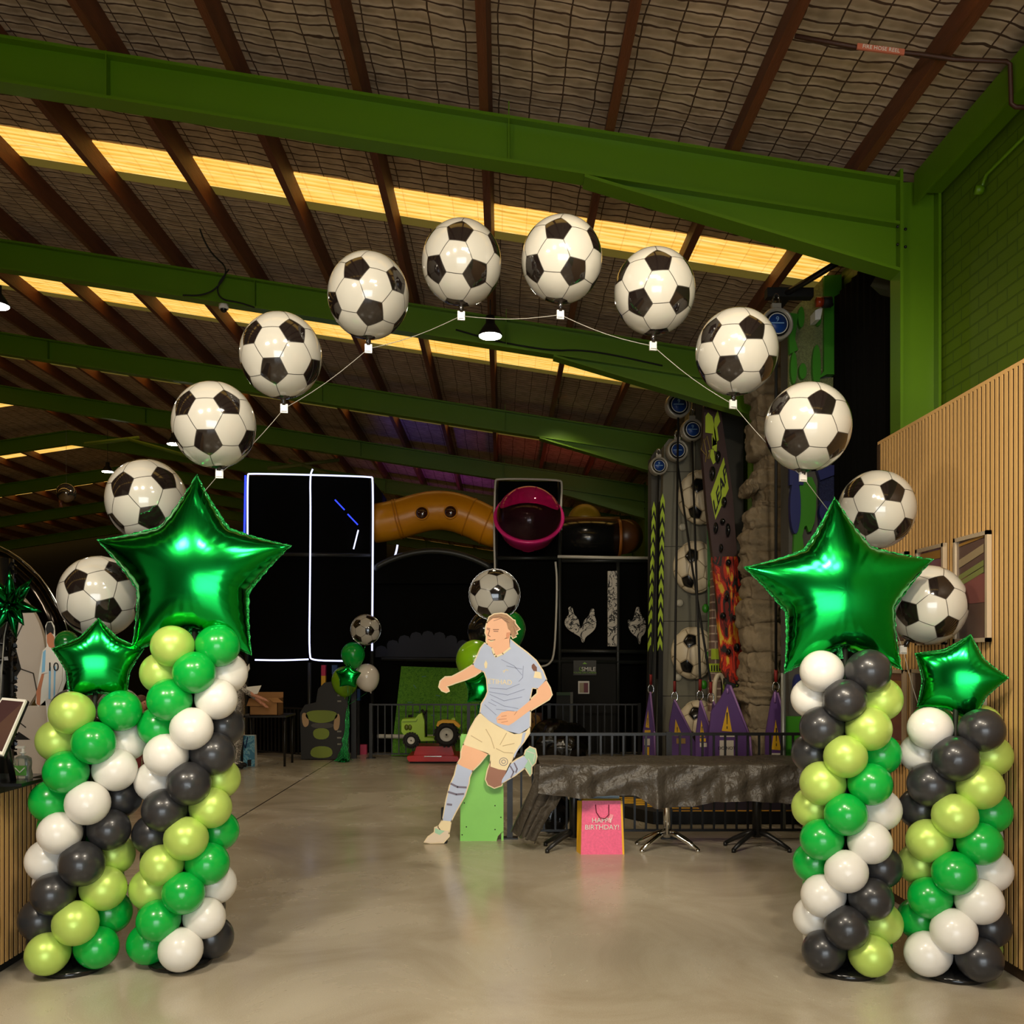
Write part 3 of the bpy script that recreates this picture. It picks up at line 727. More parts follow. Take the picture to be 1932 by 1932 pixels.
ZF = lambda p: (800+p[0]/4.111, 1130+p[1]/4.111)
DC = 8.12
body = dict(
 hair=[(490,182),(508,142),(545,120),(600,114),(640,122),(668,145),(690,165),(703,168),(706,192),(742,234),(716,248),(724,270),(706,274),(712,292),(690,302),(668,262),(640,255),(560,200)],
 face=[(492,184),(483,215),(478,262),(488,288),(485,325),(495,358),(520,376),(545,374),(560,350),(590,330),(640,300),(668,282),(670,250),(652,232),(640,186),(600,150),(535,150)],
 neck=[(525,372),(540,440),(560,448),(620,425),(665,388),(662,300),(590,320)],
 shirt=[(520,368),(470,345),(440,385),(412,450),(384,508),(396,532),(458,560),(470,565),(490,620),(497,720),(480,765),(448,815),(437,884),(500,942),(570,985),(640,1022),(700,1048),(745,1045),(792,1025),(820,990),(822,880),(818,780),(838,688),(888,694),(946,625),(920,560),(868,480),(800,420),(720,360),(668,312),(664,388),(612,430),(555,455),(530,420)],
 arm=[(384,508),(300,562),(215,606),(165,608),(128,640),(118,682),(140,710),(172,722),(193,714),(182,692),(170,680),(212,662),(242,650),(330,622),(395,592),(460,552),(400,528)],
 arm2=[(882,694),(945,632),(975,690),(990,742),(968,778),(880,830),(800,880),(740,925),(690,962),(655,982),(615,975),(568,962),(562,935),(598,915),(566,938),(560,925),(600,880),(650,868),(720,872),(800,806),(880,735)],
 shorts=[(440,884),(405,930),(360,1010),(308,1130),(400,1162),(520,1206),(515,1300),(580,1322),(640,1330),(668,1270),(700,1195),(770,1110),(815,1040),(820,995),(740,1048),(640,1022),(500,942)],
 thigh=[(308,1128),(290,1188),(288,1235),(258,1282),(300,1310),(370,1336),(430,1275),(492,1202),(400,1160)],
 sock=[(258,1278),(238,1370),(203,1450),(175,1560),(145,1718),(208,1724),(250,1640),(312,1530),(345,1430),(350,1385),(374,1332),(300,1300)],
 ankle=[(147,1712),(112,1770),(160,1830),(192,1815),(210,1718)],
 shoe=[(86,1776),(105,1768),(120,1790),(188,1800),(192,1840),(150,1888),(50,1892),(4,1886),(32,1850),(84,1812)],
 knee=[(518,1262),(495,1330),(480,1400),(498,1440),(545,1464),(600,1446),(612,1400),(642,1330)],
 sock2=[(600,1432),(606,1400),(640,1345),(668,1285),(720,1248),(790,1210),(812,1252),(790,1300),(702,1368)],
 shoe2=[(778,1222),(790,1178),(822,1150),(862,1166),(872,1222),(862,1268),(832,1300),(832,1352),(822,1370),(800,1330),(780,1300),(805,1255)])
t = T('footballer_cutout', (P(905, 1590, DC).x, DC, 0), 'life-size flat cutout of a running footballer in pale blue shirt and cream shorts', 'cutout')
bd = MB()
for k, v in body.items():
    bd_pts = [ZF(p) for p in inflate(v, 9)]
    zz = [P(a, b, DC) for a, b in bd_pts]; zz = [Vector((p.x, DC, max(p.z, .002))) for p in zz]; bd.poly(zz, (0, .012, 0))
t.part('board', bd, mat('cutout_board', rgb(236, 216, 176), .5))
bs = MB(); gx = P(832, 1590, DC).x; bs.bx(gx-.04, gx+.05, DC+.012, DC+.10, 0, .02); bs.bx(gx, gx+.02, DC+.012, DC+.10, 0, .3)
t.part('foot_stand', bs, M_black)
mskin = mat('printed_skin', rgb(248, 190, 150), .5, noise=.06, nscale=5); mshade = mat('printed_shaded_knee', rgb(160, 112, 92), .5)
mblue = mat('printed_pale_blue', rgb(190, 202, 230), .5, noise=.07, nscale=7); mcream = mat('printed_cream', rgb(246, 228, 184), .5, noise=.06, nscale=6)
mhair = mat('printed_blond_hair', rgb(170, 128, 88), .5, noise=.25, nscale=30); mmint = mat('printed_mint', rgb(170, 214, 180), .5)
mline = mat('printed_grey_line', rgb(120, 112, 132), .5); mfold = mat('printed_fold', rgb(150, 160, 192), .5); mfold2 = mat('printed_cream_fold', rgb(205, 182, 138), .5)
mfeat = mat('printed_brown', rgb(120, 72, 52), .5)
lay = [('arm', mskin, 'arm', 1), ('arm2', mskin, 'arm', 4), ('neck', mskin, 'neck', 2), ('face', mskin, 'face', 4), ('hair', mhair, 'hair', 3), ('shirt', mblue, 'shirt', 3), ('knee', mshade, 'knee', 2), ('shorts', mcream, 'shorts', 3),
       ('thigh', mskin, 'thigh', 2), ('ankle', mcream, 'ankle', 2), ('sock', mblue, 'sock', 3), ('shoe', mat('printed_white_boot', rgb(232, 214, 190), .5), 'boot', 4), ('sock2', mblue, 'sock', 3), ('shoe2', mmint, 'boot', 4)]
PO = {}
for k, m, nm, lv in lay:
    mb = MB(); flat(mb, body[k], DC, lv*.0008, .0006, 0, ZF); PO[k] = t.part(nm, mb, m)
def deco(parent, m, polys=(), lines=(), w=5, lift=.005, name='print'):
    mb = MB()
    for p in polys: flat(mb, p, DC, lift, .0004, 0, ZF)
    for l in lines:
        pts = [Vector(q) for q in l]
        for a, b_ in zip(pts[:-1], pts[1:]):
            u = (b_-a).normalized(); no = Vector((-u.y, u.x))*w/2; a = a-u*w*.2; b_ = b_+u*w*.2
            flat(mb, [a+no, b_+no, b_-no, a-no], DC, lift, .0004, 0, ZF)
    return t.part(name, mb, m, parent=PO[parent])
for nm_, l_ in (('eye', [(490,236),(510,242)]), ('eye', [(540,250),(575,252)]), ('eyebrow', [(536,238),(580,238)]), ('eyebrow', [(488,226),(512,231)]), ('nose_line', [(508,246),(496,282),(514,292)]), ('mouth_line', [(498,314),(520,322),(552,316)])): deco('face', mfeat, lines=[l_], w=5, name=nm_)
deco('face', mcream, polys=[[(500,318),(548,320),(530,332),(508,330)]], name='teeth')
deco('face', mat('printed_ear', rgb(222, 150, 110), .5), polys=[[(640,262),(668,258),(664,296),(646,310),(636,290)]], name='ear')
deco('hair', mfeat, lines=[[(520,150),(580,135),(650,160)],[(540,170),(600,150),(660,185)],[(690,180),(720,225)],[(695,215),(712,285)]], w=3, name='hair_strands')
deco('shirt', mcream, lines=[[(528,385),(545,430),(558,448),(612,425),(668,380)]], w=14, name='collar')
deco('shirt', mfold, lines=[[(600,470),(700,520),(760,590)],[(640,520),(760,545)],[(510,690),(640,700),(740,660)],[(505,720),(650,745),(780,700)],[(520,780),(620,830),(730,850)],[(500,800),(560,830)],[(560,855),(700,870)],[(470,820),(560,900)],[(770,520),(765,610),(735,640)],[(510,740),(620,790),(760,760)]], w=5, name='fabric_folds')
deco('shirt', mcream, polys=[[(466,505),(480,475),(492,500),(488,535),(474,540)]], name='chest_badge')
deco('shirt', mcream, polys=[[(860,560),(905,570),(915,620),(850,610)]], name='sleeve_badge')
deco('shirt', mfeat, polys=[[(835,515),(850,500),(875,530),(876,560),(850,560),(835,535)]], name='round_sleeve_badge')
deco('shirt', mcream, lines=[[(612,562),(640,548),(652,556)],[(625,560),(618,572)]], w=5, name='chest_logo')
deco('shorts', mfold2, lines=[[(480,1010),(520,1080),(545,1160)],[(640,1040),(590,1130)],[(700,1120),(610,1140)],[(560,1160),(620,1190),(690,1195)],[(365,1060),(450,1110)]], w=6, name='fabric_folds')
deco('shorts', mblue, polys=[[(765,1040),(790,1032),(775,1100),(720,1190),(700,1235),(696,1210),(752,1120)]], name='side_stripe')
cr = [(617+32*math.cos(a*PI/8), 1262+30*math.sin(a*PI/8)) for a in range(17)]; cr2 = [(617+16*math.cos(a*PI/4), 1262+15*math.sin(a*PI/4)) for a in range(9)]
deco('shorts', mline, lines=[cr, cr2], w=4, name='round_crest')
deco('sock', mline, lines=[[(208,1432),(260,1458),(328,1462)],[(188,1496),(250,1516),(308,1512)],[(180,1592),(215,1596)]], w=15, name='stripes')
deco('sock2', mline, lines=[[(668,1295),(695,1340),(675,1385)],[(700,1272),(722,1318),(712,1345)]], w=11, name='stripes')
deco('shoe', mmint, polys=[[(86,1776),(120,1790),(160,1800),(120,1830),(84,1812)]], name='mint_tongue')
deco('shoe2', M_white, lines=[[(800,1180),(860,1200)],[(860,1200),(850,1260)],[(810,1240),(840,1300)]], w=6, name='white_lines')
deco('arm2', mat('printed_skin_line', rgb(206, 136, 100), .5), lines=[[(600,912),(640,905)],[(575,935),(640,930)],[(600,958),(650,948)],[(720,872),(700,900)]], w=4, name='finger_lines')
q = P(*ZF((580, 645)), DC); t.part('chest_lettering', text_mb('ETIHAD', .06, (q.x+.01, DC-.005, q.z), (1, 0, -.06), (0, 0, 1), .0004), mcream, parent=PO['shirt'])
# apple green board stand behind the cutout
gb = MB(); d0 = 8.24; x0, x1 = P(868, 1400, d0).x, P(950, 1400, d0).x; zt = P(0, 1386, d0).z
out = [(x0, .0), (x1-.06, .0), (x1-.05, .04), (x1-.02, .075), (x1, .09), (x1, zt-.02), (x1, zt), (x0+.01, zt)]
gb.poly([(x, d0, z) for x, z in out], (0, .025, 0)); 
t = T('green_board_stand', ((x0+x1)/2, d0, 0), 'tall apple green painted board behind the footballer cutout', 'board')
gbo = t.part('front_panel', gb, mat('apple_green_board', rgb(138, 208, 100), .45, noise=.08, nscale=6))
t.part('side_panel', MB().bx(x0, x0+.02, d0+.025, d0+.35, 0, zt-.02).bx(x1-.02, x1, d0+.025, d0+.30, .0, zt-.02), mat('apple_green_board2', rgb(138, 208, 100), .45))
sc = MB()
for X, Y in ((876, 1515), (872, 1575), (880, 1560), (934, 1520), (945, 1542), (934, 1565), (878, 1398)): sc.ball((P(X, Y, d0).x, d0-.001, P(X, Y, d0).z), .006, 8)
t.part('screws', sc, M_blacksteel, parent=gbo)

# ================================================================== BALLOON BOUQUETS
def latex_drop(C, r, m, name='latex', lean=(0, 0)):
    mb = MB(); prof = []
    for i in range(19):
        a = PI*i/18; c = -math.cos(a); rad = r*math.sin(a)*(1-.10*max(0, -c)); prof.append((max(rad, 1e-5), r*c*(1.05 if c > 0 else 1.22)))
    prof = [(.012, -r*1.34), (.008, -r*1.24)]+prof[1:]
    M = Matrix.Translation(C) @ Euler((lean[1], lean[0], 0)).to_matrix().to_4x4(); return mb.lathe(prof, M, 24)
mltg = mat('deep_green_latex', rgb(16, 110, 36), .2, coat=.4); mltl = mat('lime_latex', rgb(118, 168, 20), .2, coat=.4); mltw = mat('ivory_latex', rgb(222, 214, 202), .2, coat=.4); mltk = mat('black_latex', rgb(14, 14, 14), .15, coat=.4)
D = 14.6
def solo_balloon(nm, C, r, m, label, group, lean=(0, 0), tie=None):
    t = T(nm, C-Vector((0, 0, r*1.3)), label, 'balloon', group); t.part('envelope', latex_drop(C, r, m, lean=lean), m)
    if tie is not None:
        a = C-Vector((0, 0, r*1.25)); t.part('ribbon', MB().tube([a, (a+tie)/2+Vector((.01, 0, 0)), tie], .004, 5), M_foilrim)
    return t
tie = P(657, 1330, D); g1 = 'balloons of the distant bouquet'
solo_balloon('latex_balloon', P(666, 1235, D), px(22.5, D), M_gr, 'bright green round balloon in the distant bouquet, just under its soccer ball', g1, tie=tie)
solo_balloon('latex_balloon', P(651, 1284, D+.15), px(26, D), mltl, 'lime balloon at the left of the distant bouquet', g1, tie=tie)
solo_balloon('latex_balloon', P(692, 1277, D+.1), px(24, D), mltw, 'ivory white balloon at the right of the distant bouquet', g1, (-.25, 0), tie=tie)
def foil_ball(X, Y, d, rp, A, B, label, tie):
    C = P(X, Y, d); r = rp*d/F
    t = T('foil_ball_balloon', C-Vector((0, 0, r)), label, 'balloon', 'round flat soccer foil balloons')
    t.part('envelope', soccer(orient(C, (A[0]-X, A[1]-Y), (B[0]-X, B[1]-Y), rp), (r, r*.62, r), C, seam=.014, m=4), BALLM)
    pts = []
    for i in range(72):
        a = 2*PI*i/72; k = r*(1.015+.015*(i % 2)); pts.append(C+Vector((math.cos(a)*k, 0, math.sin(a)*k)))
    t.part('crimped_seam', MB().tube(pts, r*.014, 5, closed=True), M_chrome)
    t.part('ribbon', MB().tube([C-Vector((0, 0, r)), tie], .004, 5), M_foilrim)
foil_ball(690, 1188, D-.1, 28, (696, 1190), (672, 1176), 'small soccer ball foil balloon atop the distant bouquet', tie)
st_star = star  # the small foil stars of the bouquets
star(657, 1276, D-.45, 25, math.radians(3), 0, 0, 'tiny green foil star in front of the distant bouquet', 5, .8, group=None, tie=tie)
tn = MB(); rg = random.Random(9)
base = P(648, 1434, D-.1); base.z = 0
for i in range(34):
    top = tie+Vector((rg.uniform(-.02, .02), rg.uniform(-.02, .02), rg.uniform(-.3, 0))); p = [top]
    for k in range(1, 9):
        f = k/8; p.append(top.lerp(Vector((base.x+rg.uniform(-.13, .13)*f*f, base.y+rg.uniform(-.08, .08)*f, .015)), f)+Vector((rg.uniform(-.02, .02), 0, 0)))
    tn.tube(p, .006, 3)
t = T('bouquet_tassel', base, 'green tinsel tassel and weight trailing to the floor under the distant bouquet', 'tassel')
t.part('tinsel', tn, M_foilrim); t.part('weight', MB().lathe([(.001, 0), (.09, 0), (.09, .012), (.03, .05), (.001, .05)], Matrix.Translation(base), 16), mdark)
# bouquet behind the footballer
D2 = 8.75; tie2 = P(905, 1330, D2+.05); g2 = 'balloons of the bouquet behind the footballer'
foil_ball(933, 1122, D2-.12, 47.5, (940, 1118), (897, 1108), 'round soccer ball foil balloon hovering above the footballer cutout', tie2)
solo_balloon('latex_balloon', P(919, 1192, D2+.22), px(38, D2), mltk, 'black balloon behind the head of the footballer cutout', g2, tie=tie2)
solo_balloon('latex_balloon', P(955, 1188, D2), px(37, D2), mltg, 'deep green balloon behind the head of the footballer cutout', g2, tie=tie2)
solo_balloon('latex_balloon', P(897, 1246, D2-.05), px(37, D2), mltl, 'lime balloon behind the shoulder of the footballer cutout', g2, tie=tie2)
star(908, 1300, D2-.2, 36, math.radians(10), 0, 0, 'dark green star balloon behind the arm of the footballer cutout', 6, .8, group=None, tie=tie2)
tn = MB(); b2 = Vector((tie2.x+.03, tie2.y+.1, 0))
for i in range(20):
    a = tie2+Vector((rg.uniform(-.02, .02), 0, 0)); tn.tube([a, a.lerp(b2, .5), b2+Vector((rg.uniform(-.08, .08), rg.uniform(-.05, .05), .02))], .005, 3)
t = T('bouquet_tassel', b2, 'tinsel and weight behind the green board under the footballer bouquet', 'tassel'); t.part('tinsel', tn, M_foilrim)
t.part('weight', MB().lathe([(.001, 0), (.08, 0), (.08, .02), (.001, .04)], Matrix.Translation(b2), 16), mdark)

# ================================================================== FENCES
def fence(pts, label, h, step=.1, gap0=.07, r=.009, rail=.02, posts=True):
    t = T('black_fence', (pts[0][0], pts[0][1], 0), label, 'fence'); bars = []
    rl = MB()
    for (a, b_) in zip(pts[:-1], pts[1:]):
        a3, b3 = Vector((*a, 0)), Vector((*b_, 0)); L_ = (b3-a3).length; u = (b3-a3).normalized(); ang = math.atan2(u.y, u.x); R_ = Matrix.Rotation(ang, 3, 'Z')
        c = (a3+b3)/2; rl.box(c+Vector((0, 0, h-rail/2)), (L_, .03, rail*1.3), R_); rl.box(c+Vector((0, 0, gap0)), (L_, .025, rail), R_)
        n = int(L_/step)
        for i in range(1, n):
            p = a3+u*(i*L_/n); bars.append(MB().box(p+Vector((0, 0, (h+gap0)/2)), (2*r, 2*r, h-gap0-rail), R_))
    t.part('rails', rl, M_blacksteel)
    for b_ in bars: t.part('bar', b_, M_blacksteel)
    for p in (pts if posts else []):
        t.part('post', MB().bx(p[0]-.025, p[0]+.025, p[1]-.025, p[1]+.025, 0, h+.01), M_blacksteel)
        t.part('foot_plate', MB().bx(p[0]-.07, p[0]+.07, p[1]-.05, p[1]+.05, 0, .012), M_blacksteel)
    return t
xa = P(962, 1500, 8.36).x; xb = P(1492, 1500, 8.36).x+.32
fence([(xa, 8.36), ((xa+xb)/2, 8.36), (xb, 8.36)], 'near black bar fence running behind the cloth covered tables', .93, .098)
YFAR = 15.0
def fx(X, d=YFAR): return P(X, 1400, d).x
fence([(fx(700), YFAR), (fx(884), YFAR), (fx(1036), YFAR), (fx(1206), YFAR)], 'distant black bar fence in front of the play structure, behind the tractor ride', .86, .105)
fence([(fx(478, 15.6), 15.6), (fx(578, 14.9), 14.9)], 'distant black bar fence panel below the cardboard box', .80, .085)
solo('fence_post', MB().bx(fx(668)-.04, fx(668)+.04, YFAR-.04, YFAR+.04, 0, 1.3), M_blacksteel, 'black gate post right of the distant balloon bouquet', 'post')

# ================================================================== TABLES WITH BLACK CLOTH
cloth_m = mat('black_plastic_cloth', rgb(66, 60, 52), .42, noise=.25, nscale=7, bump=1, bscale=17)
tx0, tx1 = P(1018, 1445, 7.6).x, 2.62
def table(cx, kind, label, xa_, xb_):
    t = T('cafe_table', (cx, 7.92, 0), label, 'table')
    t.part('tabletop', MB().bx(xa_, xb_, 7.62, 8.22, .70, .735), M_black)
    m = M_chrome if kind == 'chrome' else M_blacksteel
    t.part('pedestal', MB().tube([(cx, 7.88, .10), (cx, 7.88, .70)], .030 if kind == 'chrome' else .038, 16), m)
    for a in (35, 145, 215, 325):
        a = math.radians(a); dv = Vector((math.cos(a), -math.sin(a)*.9, 0)); p = Vector((cx, 7.88, 0))
        pts = [p+Vector((0, 0, .14))+dv*.03, p+dv*.10+Vector((0, 0, .12)), p+dv*.2+Vector((0, 0, .07)), p+dv*.28+Vector((0, 0, .025))]
        lg = MB().tube(pts, [.026, .022, .02, .016], 8).lathe([(.001, 0), (.018, 0), (.018, .03), (.001, .03)], Matrix.Translation(p+dv*.28), 10)
        t.part('foot', lg, m)
    return t
ca, cb_ = P(1258, 1600, 7.88).x, P(1428, 1600, 7.88).x+.0
table(ca-.35+.35, 'chrome', 'cafe table with a polished chrome pedestal under the black plastic cloth', 1.0, 1.74)
table(cb_, 'black', 'cafe table with a black pedestal foot under the black plastic cloth', 1.76, 2.5)
table(.60, 'black', 'cafe table at the left end of the black plastic cloth, partly behind the gift bag', .34, .98)
# cloth: top sheet and front fall with folds, a gathered tail at the left end
rg = random.Random(4)
ph = [rg.uniform(0, 6) for _ in range(8)]
def hem(x): return (.50 if x < tx0+.75 else .50-.075*min(1, (x-tx0-.75)/.15))+.02*math.sin(x*3.1+ph[0])+.014*math.sin(x*7.3+ph[1])
def cfn(u, v):
    x = tx0+(tx1-tx0)*u; tt = .012*math.sin(x*23+ph[4])*math.sin(x*3)
    if v < .35:
        f = v/.35; y = 8.20-.64*f; return Vector((x, y, .742+.004*math.sin(x*17+f*9)+.004*math.sin(f*21+x*6)+.004))
    f = (v-.35)/.65; zb = hem(x); w = .035*math.sin(x*9.5+ph[2])+.022*math.sin(x*21+ph[3])+.008*math.sin(x*47)
    return Vector((x+.02*f*math.sin(x*13), 7.56-.012-f*(.02+w*1.2)-abs(w)*.2-.012*math.sin(f*9+x*15), .744-(.744-zb)*f))
t = T('table_cloth', ((tx0+tx1)/2, 7.9, .7), 'crumpled black plastic cloth draped over the tables by the fence', 'tablecloth')
t.part('cloth_sheet', MB().grid(cfn, 220, 36), cloth_m)
def tail(u, v):
    x = tx0-.02; a = P(1012, 1442, 7.58); b_ = P(1024, 1440, 7.9); lo = P(966, 1570, 7.9); lo2 = P(1018, 1592, 7.7)
    top = a.lerp(Vector((tx0+.26, 7.55, .74)), u); bot = lo.lerp(lo2, u); p = top.lerp(bot, v)
    if u > .6 and v > .55: p = p+Vector((-.02, 0, .02*(v-.55)))
    return p+Vector((.02*math.sin(u*20+v*4), -.03*math.sin(u*26+v*3)*v-.03, .01*math.sin(u*30)))
t.part('hanging_tail', MB().grid(tail, 40, 30), cloth_m)

# ---- gift bags
def gift_bag(X0, X1, Yb, Yt, d, dep, mats, label, skew=.0):
    a, b_ = P(X0, Yb, d), P(X1, Yb, d); z1 = P(X0, Yt, d).z; w = b_.x-a.x
    t = T('gift_bag', ((a.x+b_.x)/2, d+dep/2, 0), label, 'gift bag')
    bd = MB(); x0, x1 = a.x, b_.x; s = .012
    vs = [(x0, d, 0), (x1, d, 0), (x1-s, d+.03, z1), (x0+s, d+.03, z1), (x0, d+dep, 0), (x1, d+dep, 0), (x1-s, d+dep-.03, z1), (x0+s, d+dep-.03, z1)]
    bd.add(vs, [(0, 1, 2, 3), (5, 4, 7, 6), (0, 4, 5, 1), (4, 0, 3, 7), (1, 5, 6, 2)])
    iv = [(v[0]*.98+(x0+x1)/2*.02, v[1]+(.004 if i in (0, 1, 2, 3) else -.004), v[2]+.003) for i, v in enumerate(vs)]
    bd.add(iv, [(3, 2, 1, 0), (6, 7, 4, 5), (7, 3, 0, 4), (2, 6, 5, 1)])
    bd.m = [0, 0, 0, 1, 1]+[1]*4
    return t, t.part('bag_body', bd, mats), (x0, x1, z1)
# pink one
dg = 7.67
mpink = mat('pink_bag_paper', rgb(236, 92, 132), .4, noise=.3, nscale=55)
t, bo, (x0, x1, z1) = gift_bag(1096, 1178, 1613, 1512, dg, .16, [mpink, M_yellow], 'pink and yellow HAPPY BIRTHDAY gift bag on the floor by the table')
yp = P(1088, 1612, dg+.10); t.part('side_gusset', MB().poly([(x0, dg, 0), (x0+.01, dg+.03, z1), (yp.x+.006, dg+.11, z1-.01), (yp.x, dg+.12, 0)], (0, .003, 0)), M_yellow, label='yellow side of the bag')
t.part('right_edge', MB().poly([(x1-.016, dg-.0015, .0), (x1, dg-.001, 0), (x1-.012, dg+.028, z1), (x1-.028, dg+.028, z1)], (0, .001, 0)), M_yellow)
cx = (x0+x1)/2-.004; z0 = P(0, 1557, dg).z
t.part('lettering', text_mb('HAPPY\nBIRTHDAY!', .056, (cx, dg+.006, z0+.0), depth=.003), M_white, parent=bo)
hx = P(1137, 1520, dg).x; t.part('handle', MB().tube([(hx-.055, dg+.022, z1-.03), (hx-.05, dg+.008, z1-.09), (hx-.02, dg, z1-.135), (hx+.02, dg, z1-.14), (hx+.05, dg+.006, z1-.11), (hx+.052, dg+.02, z1-.03)], .0035, 6), mat('dark_red_cord', rgb(96, 16, 40), .6))
t.part('gift_tag', MB().box((hx+.065, dg+.006, z1-.14), (.03, .003, .07), Matrix.Rotation(.3, 3, 'Y')), mat('pale_pink_tag', rgb(240, 150, 165), .5))
# blue-white bag peeping out behind it
t, bo, q = gift_bag(1090, 1172, 1606, 1502, dg+.2, .10, [mat('pale_blue_wrap', rgb(160, 185, 190), .4, noise=.3, nscale=12), mat('deep_rose_wrap', rgb(150, 20, 60), .4)], 'pale blue and rose gift bag just behind the pink birthday bag')
t.part('handle', MB().tube([((q[0]+q[1])/2-.03, dg+.225, q[2]), ((q[0]+q[1])/2-.02, dg+.225, q[2]+.02), ((q[0]+q[1])/2+.02, dg+.225, q[2]+.02), ((q[0]+q[1])/2+.03, dg+.225, q[2])], .006, 6), M_white)
# blue bag far left
d5 = 13.9
t, bo, q = gift_bag(446, 481, 1432, 1388, d5, .15, [camo_mat('frosty_blue_print', [(.4, rgb(60, 120, 150)), (.48, rgb(120, 170, 185)), (.56, rgb(70, 140, 175)), (.64, rgb(165, 200, 205))], 9), M_white], 'blue patterned gift bag on the floor right of the tall left balloon column')
hx = P(463, 1432, d5).x; t.part('handle', MB().tube([(hx-.05, d5+.02, q[2]-.02), (hx-.02, d5-.004, q[2]-.13), (hx, d5-.006, q[2]-.18), (hx+.03, d5+.02, q[2]-.02)], .008, 6), mat('navy_ribbon', rgb(20, 40, 90), .5))
t.part('dark_print', MB().bx(P(467, 0, d5).x, P(474, 0, d5).x, d5-.003, d5+.001, .004, .10), M_black)
# dark bag with skull-like cartoon print is left plain: black sack behind the tail of the cloth
def sack(c, r, label, m, seed, group=None, sc=(1, 1, 1)):
    rg = random.Random(seed); ph = [rg.uniform(0, 6) for _ in range(6)]
    def fn(u, v):
        a = 2*PI*u; b = PI*v; k = 1+.09*math.sin(5*a+ph[0]+3*b)+.06*math.sin(9*a+ph[1])*math.sin(b*4+ph[2])+.05*math.sin(b*7+ph[3])
        x = math.sin(b)**.8*math.cos(a)*k if b > 0 else 0; y = math.sin(b)**.8*math.sin(a)*k if b > 0 else 0
        return Vector((c[0]+r*x*sc[0], c[1]+r*y*sc[1], max(.004, c[2]+r*sc[2]*math.cos(b)*(1+.05*math.sin(3*a+ph[4])))))
    return solo('black_sack', MB().grid(fn, 40, 24), m, label, 'bag', group=group)
mshiny = mat('shiny_black_plastic', rgb(16, 15, 14), .12, bump=.6, bscale=14)
c = P(1045, 1560, 8.6); sack((c.x, 8.62, .19), .19, 'dark printed sack on the floor behind the fence beside the cloth tail', mshiny, 2, sc=(.8, .6, 1))
# ================================================================== PLAY STRUCTURE AT THE BACK
def pv(X, Y, d, ro=0): return P(X, Y, d)+Vector((0, ro, 0))
DS = 15.8
net = MB()
def rect(mb, X0, X1, Y0, Y1, d, th=.05, mi=0):
    a, b = P(X0, Y0, d), P(X1, Y1, d); mb.bx(a.x, b.x, d, d+th, max(b.z, 0), a.z, mi); return mb
t = T('play_structure', (P(900, 0, DS).x, DS, 0), 'tall black netted indoor play structure filling the back of the hall', 'play structure')
n = MB(); rect(n, 466, 702, 898, 1460, DS+.1); rect(n, 702, 935, 1062, 1460, DS+.15); rect(n, 935, 1056, 908, 1460, DS+.1); rect(n, 1056, 1226, 1055, 1460, DS+.15)
n.bx(P(466, 0, DS).x, P(1226, 0, DS).x, DS+.2, DS+3.2, 0, 3.0)
n.bx(P(466, 0, DS).x, P(702, 0, DS).x, DS+.2, DS+2.0, 0, P(0, 900, DS).z-.02)
t.part('netting', n, M_dark)
ar = MB(); xa_, xb_ = P(706, 0, DS).x, P(925, 0, DS).x
pts = []
for i in range(25):
    f = i/24; X = 706+222*f; Y = 1074-34*math.sin(PI*min(1, f*1.0))**.8; pts.append(P(X, Y, DS))
low = P(0, 1100, DS).z
ar.poly(pts+[Vector((pts[-1].x, DS, low)), Vector((pts[0].x, DS, low))], (0, .05, 0)); t.part('arched_panel', ar, M_dark)
t.part('arch_pad', MB().tube([p+Vector((0, -.02, 0)) for p in pts], .055, 10), mat('black_foam_pad', rgb(34, 36, 34), .4))
def poles(segs, r=.035): 
    mb = MB()
    for s in segs: mb.tube([P(x, y, DS-.02) for x, y in s], r, 8)
    return mb
mpad = mat('black_foam_pad', rgb(26, 28, 26), .4)
for s in ([(468, 1045), (700, 1048)], [(935, 1053), (1058, 1053)], [(720, 1243), (1226, 1250)], [(1060, 1058), (1226, 1058)], [(1055, 1228), (1226, 1230)]):
    t.part('padded_rail', poles([s]), mpad)
for X, y0 in ((466, 900), (702, 900), (936, 908), (1056, 908), (1166, 1060), (584, 1250)):
    t.part('padded_post', poles([[(X, y0), (X, 1428)]]), mpad)
# blue scalloped mural and green lower mural, dim
mu = MB(); pts = []
for i in range(9):
    X = 708+22*i; Y = 1226-28*math.sin(PI*i/8)
    for k in range(5): a = PI-PI*k/4; pts.append((X+11+11*math.cos(a), Y-8*math.sin(a)))
mu.poly([P(x, y, DS+.13) for x, y in pts]+[P(906, 1240, DS+.13), P(708, 1240, DS+.13)], (0, .012, 0)); t.part('scalloped_mural', mu, mat('navy_mural', rgb(24, 28, 44), .7))
# LED tubes
def tube_px(pts, d, r, n=8, it=2): return MB().tube(smooth_poly([P(x, y, d) for x, y in pts], it, False), r, n)
led = T('led_tube', P(587, 1247, DS-.09), 'white blue glowing LED tube outlining the left bay of the play structure', 'light')
led.part('frame_loop', tube_px([(467, 1010), (467, 896), (470, 893), (700, 899), (704, 903), (703, 1100), (702, 1228)], DS-.09, .015), M_led)
led.part('middle_upright', tube_px([(590, 885), (585, 897), (586, 960), (585, 1100), (583, 1238), (590, 1246), (648, 1247)], DS-.10, .014), M_led)
led.part('lower_bar', tube_px([(481, 1245), (530, 1246), (582, 1244)], DS-.09, .014), M_led)
led.part('blue_upright', tube_px([(463, 897), (461, 1012)], DS-.05, .016), M_ledb, label='deep blue tube')
led.part('diagonal_glimmer', MB().tube([P(632, 943, DS-.0), P(650, 962, DS)], .012, 6).tube([P(656, 970, DS), P(675, 990, DS)], .012, 6), M_ledb)
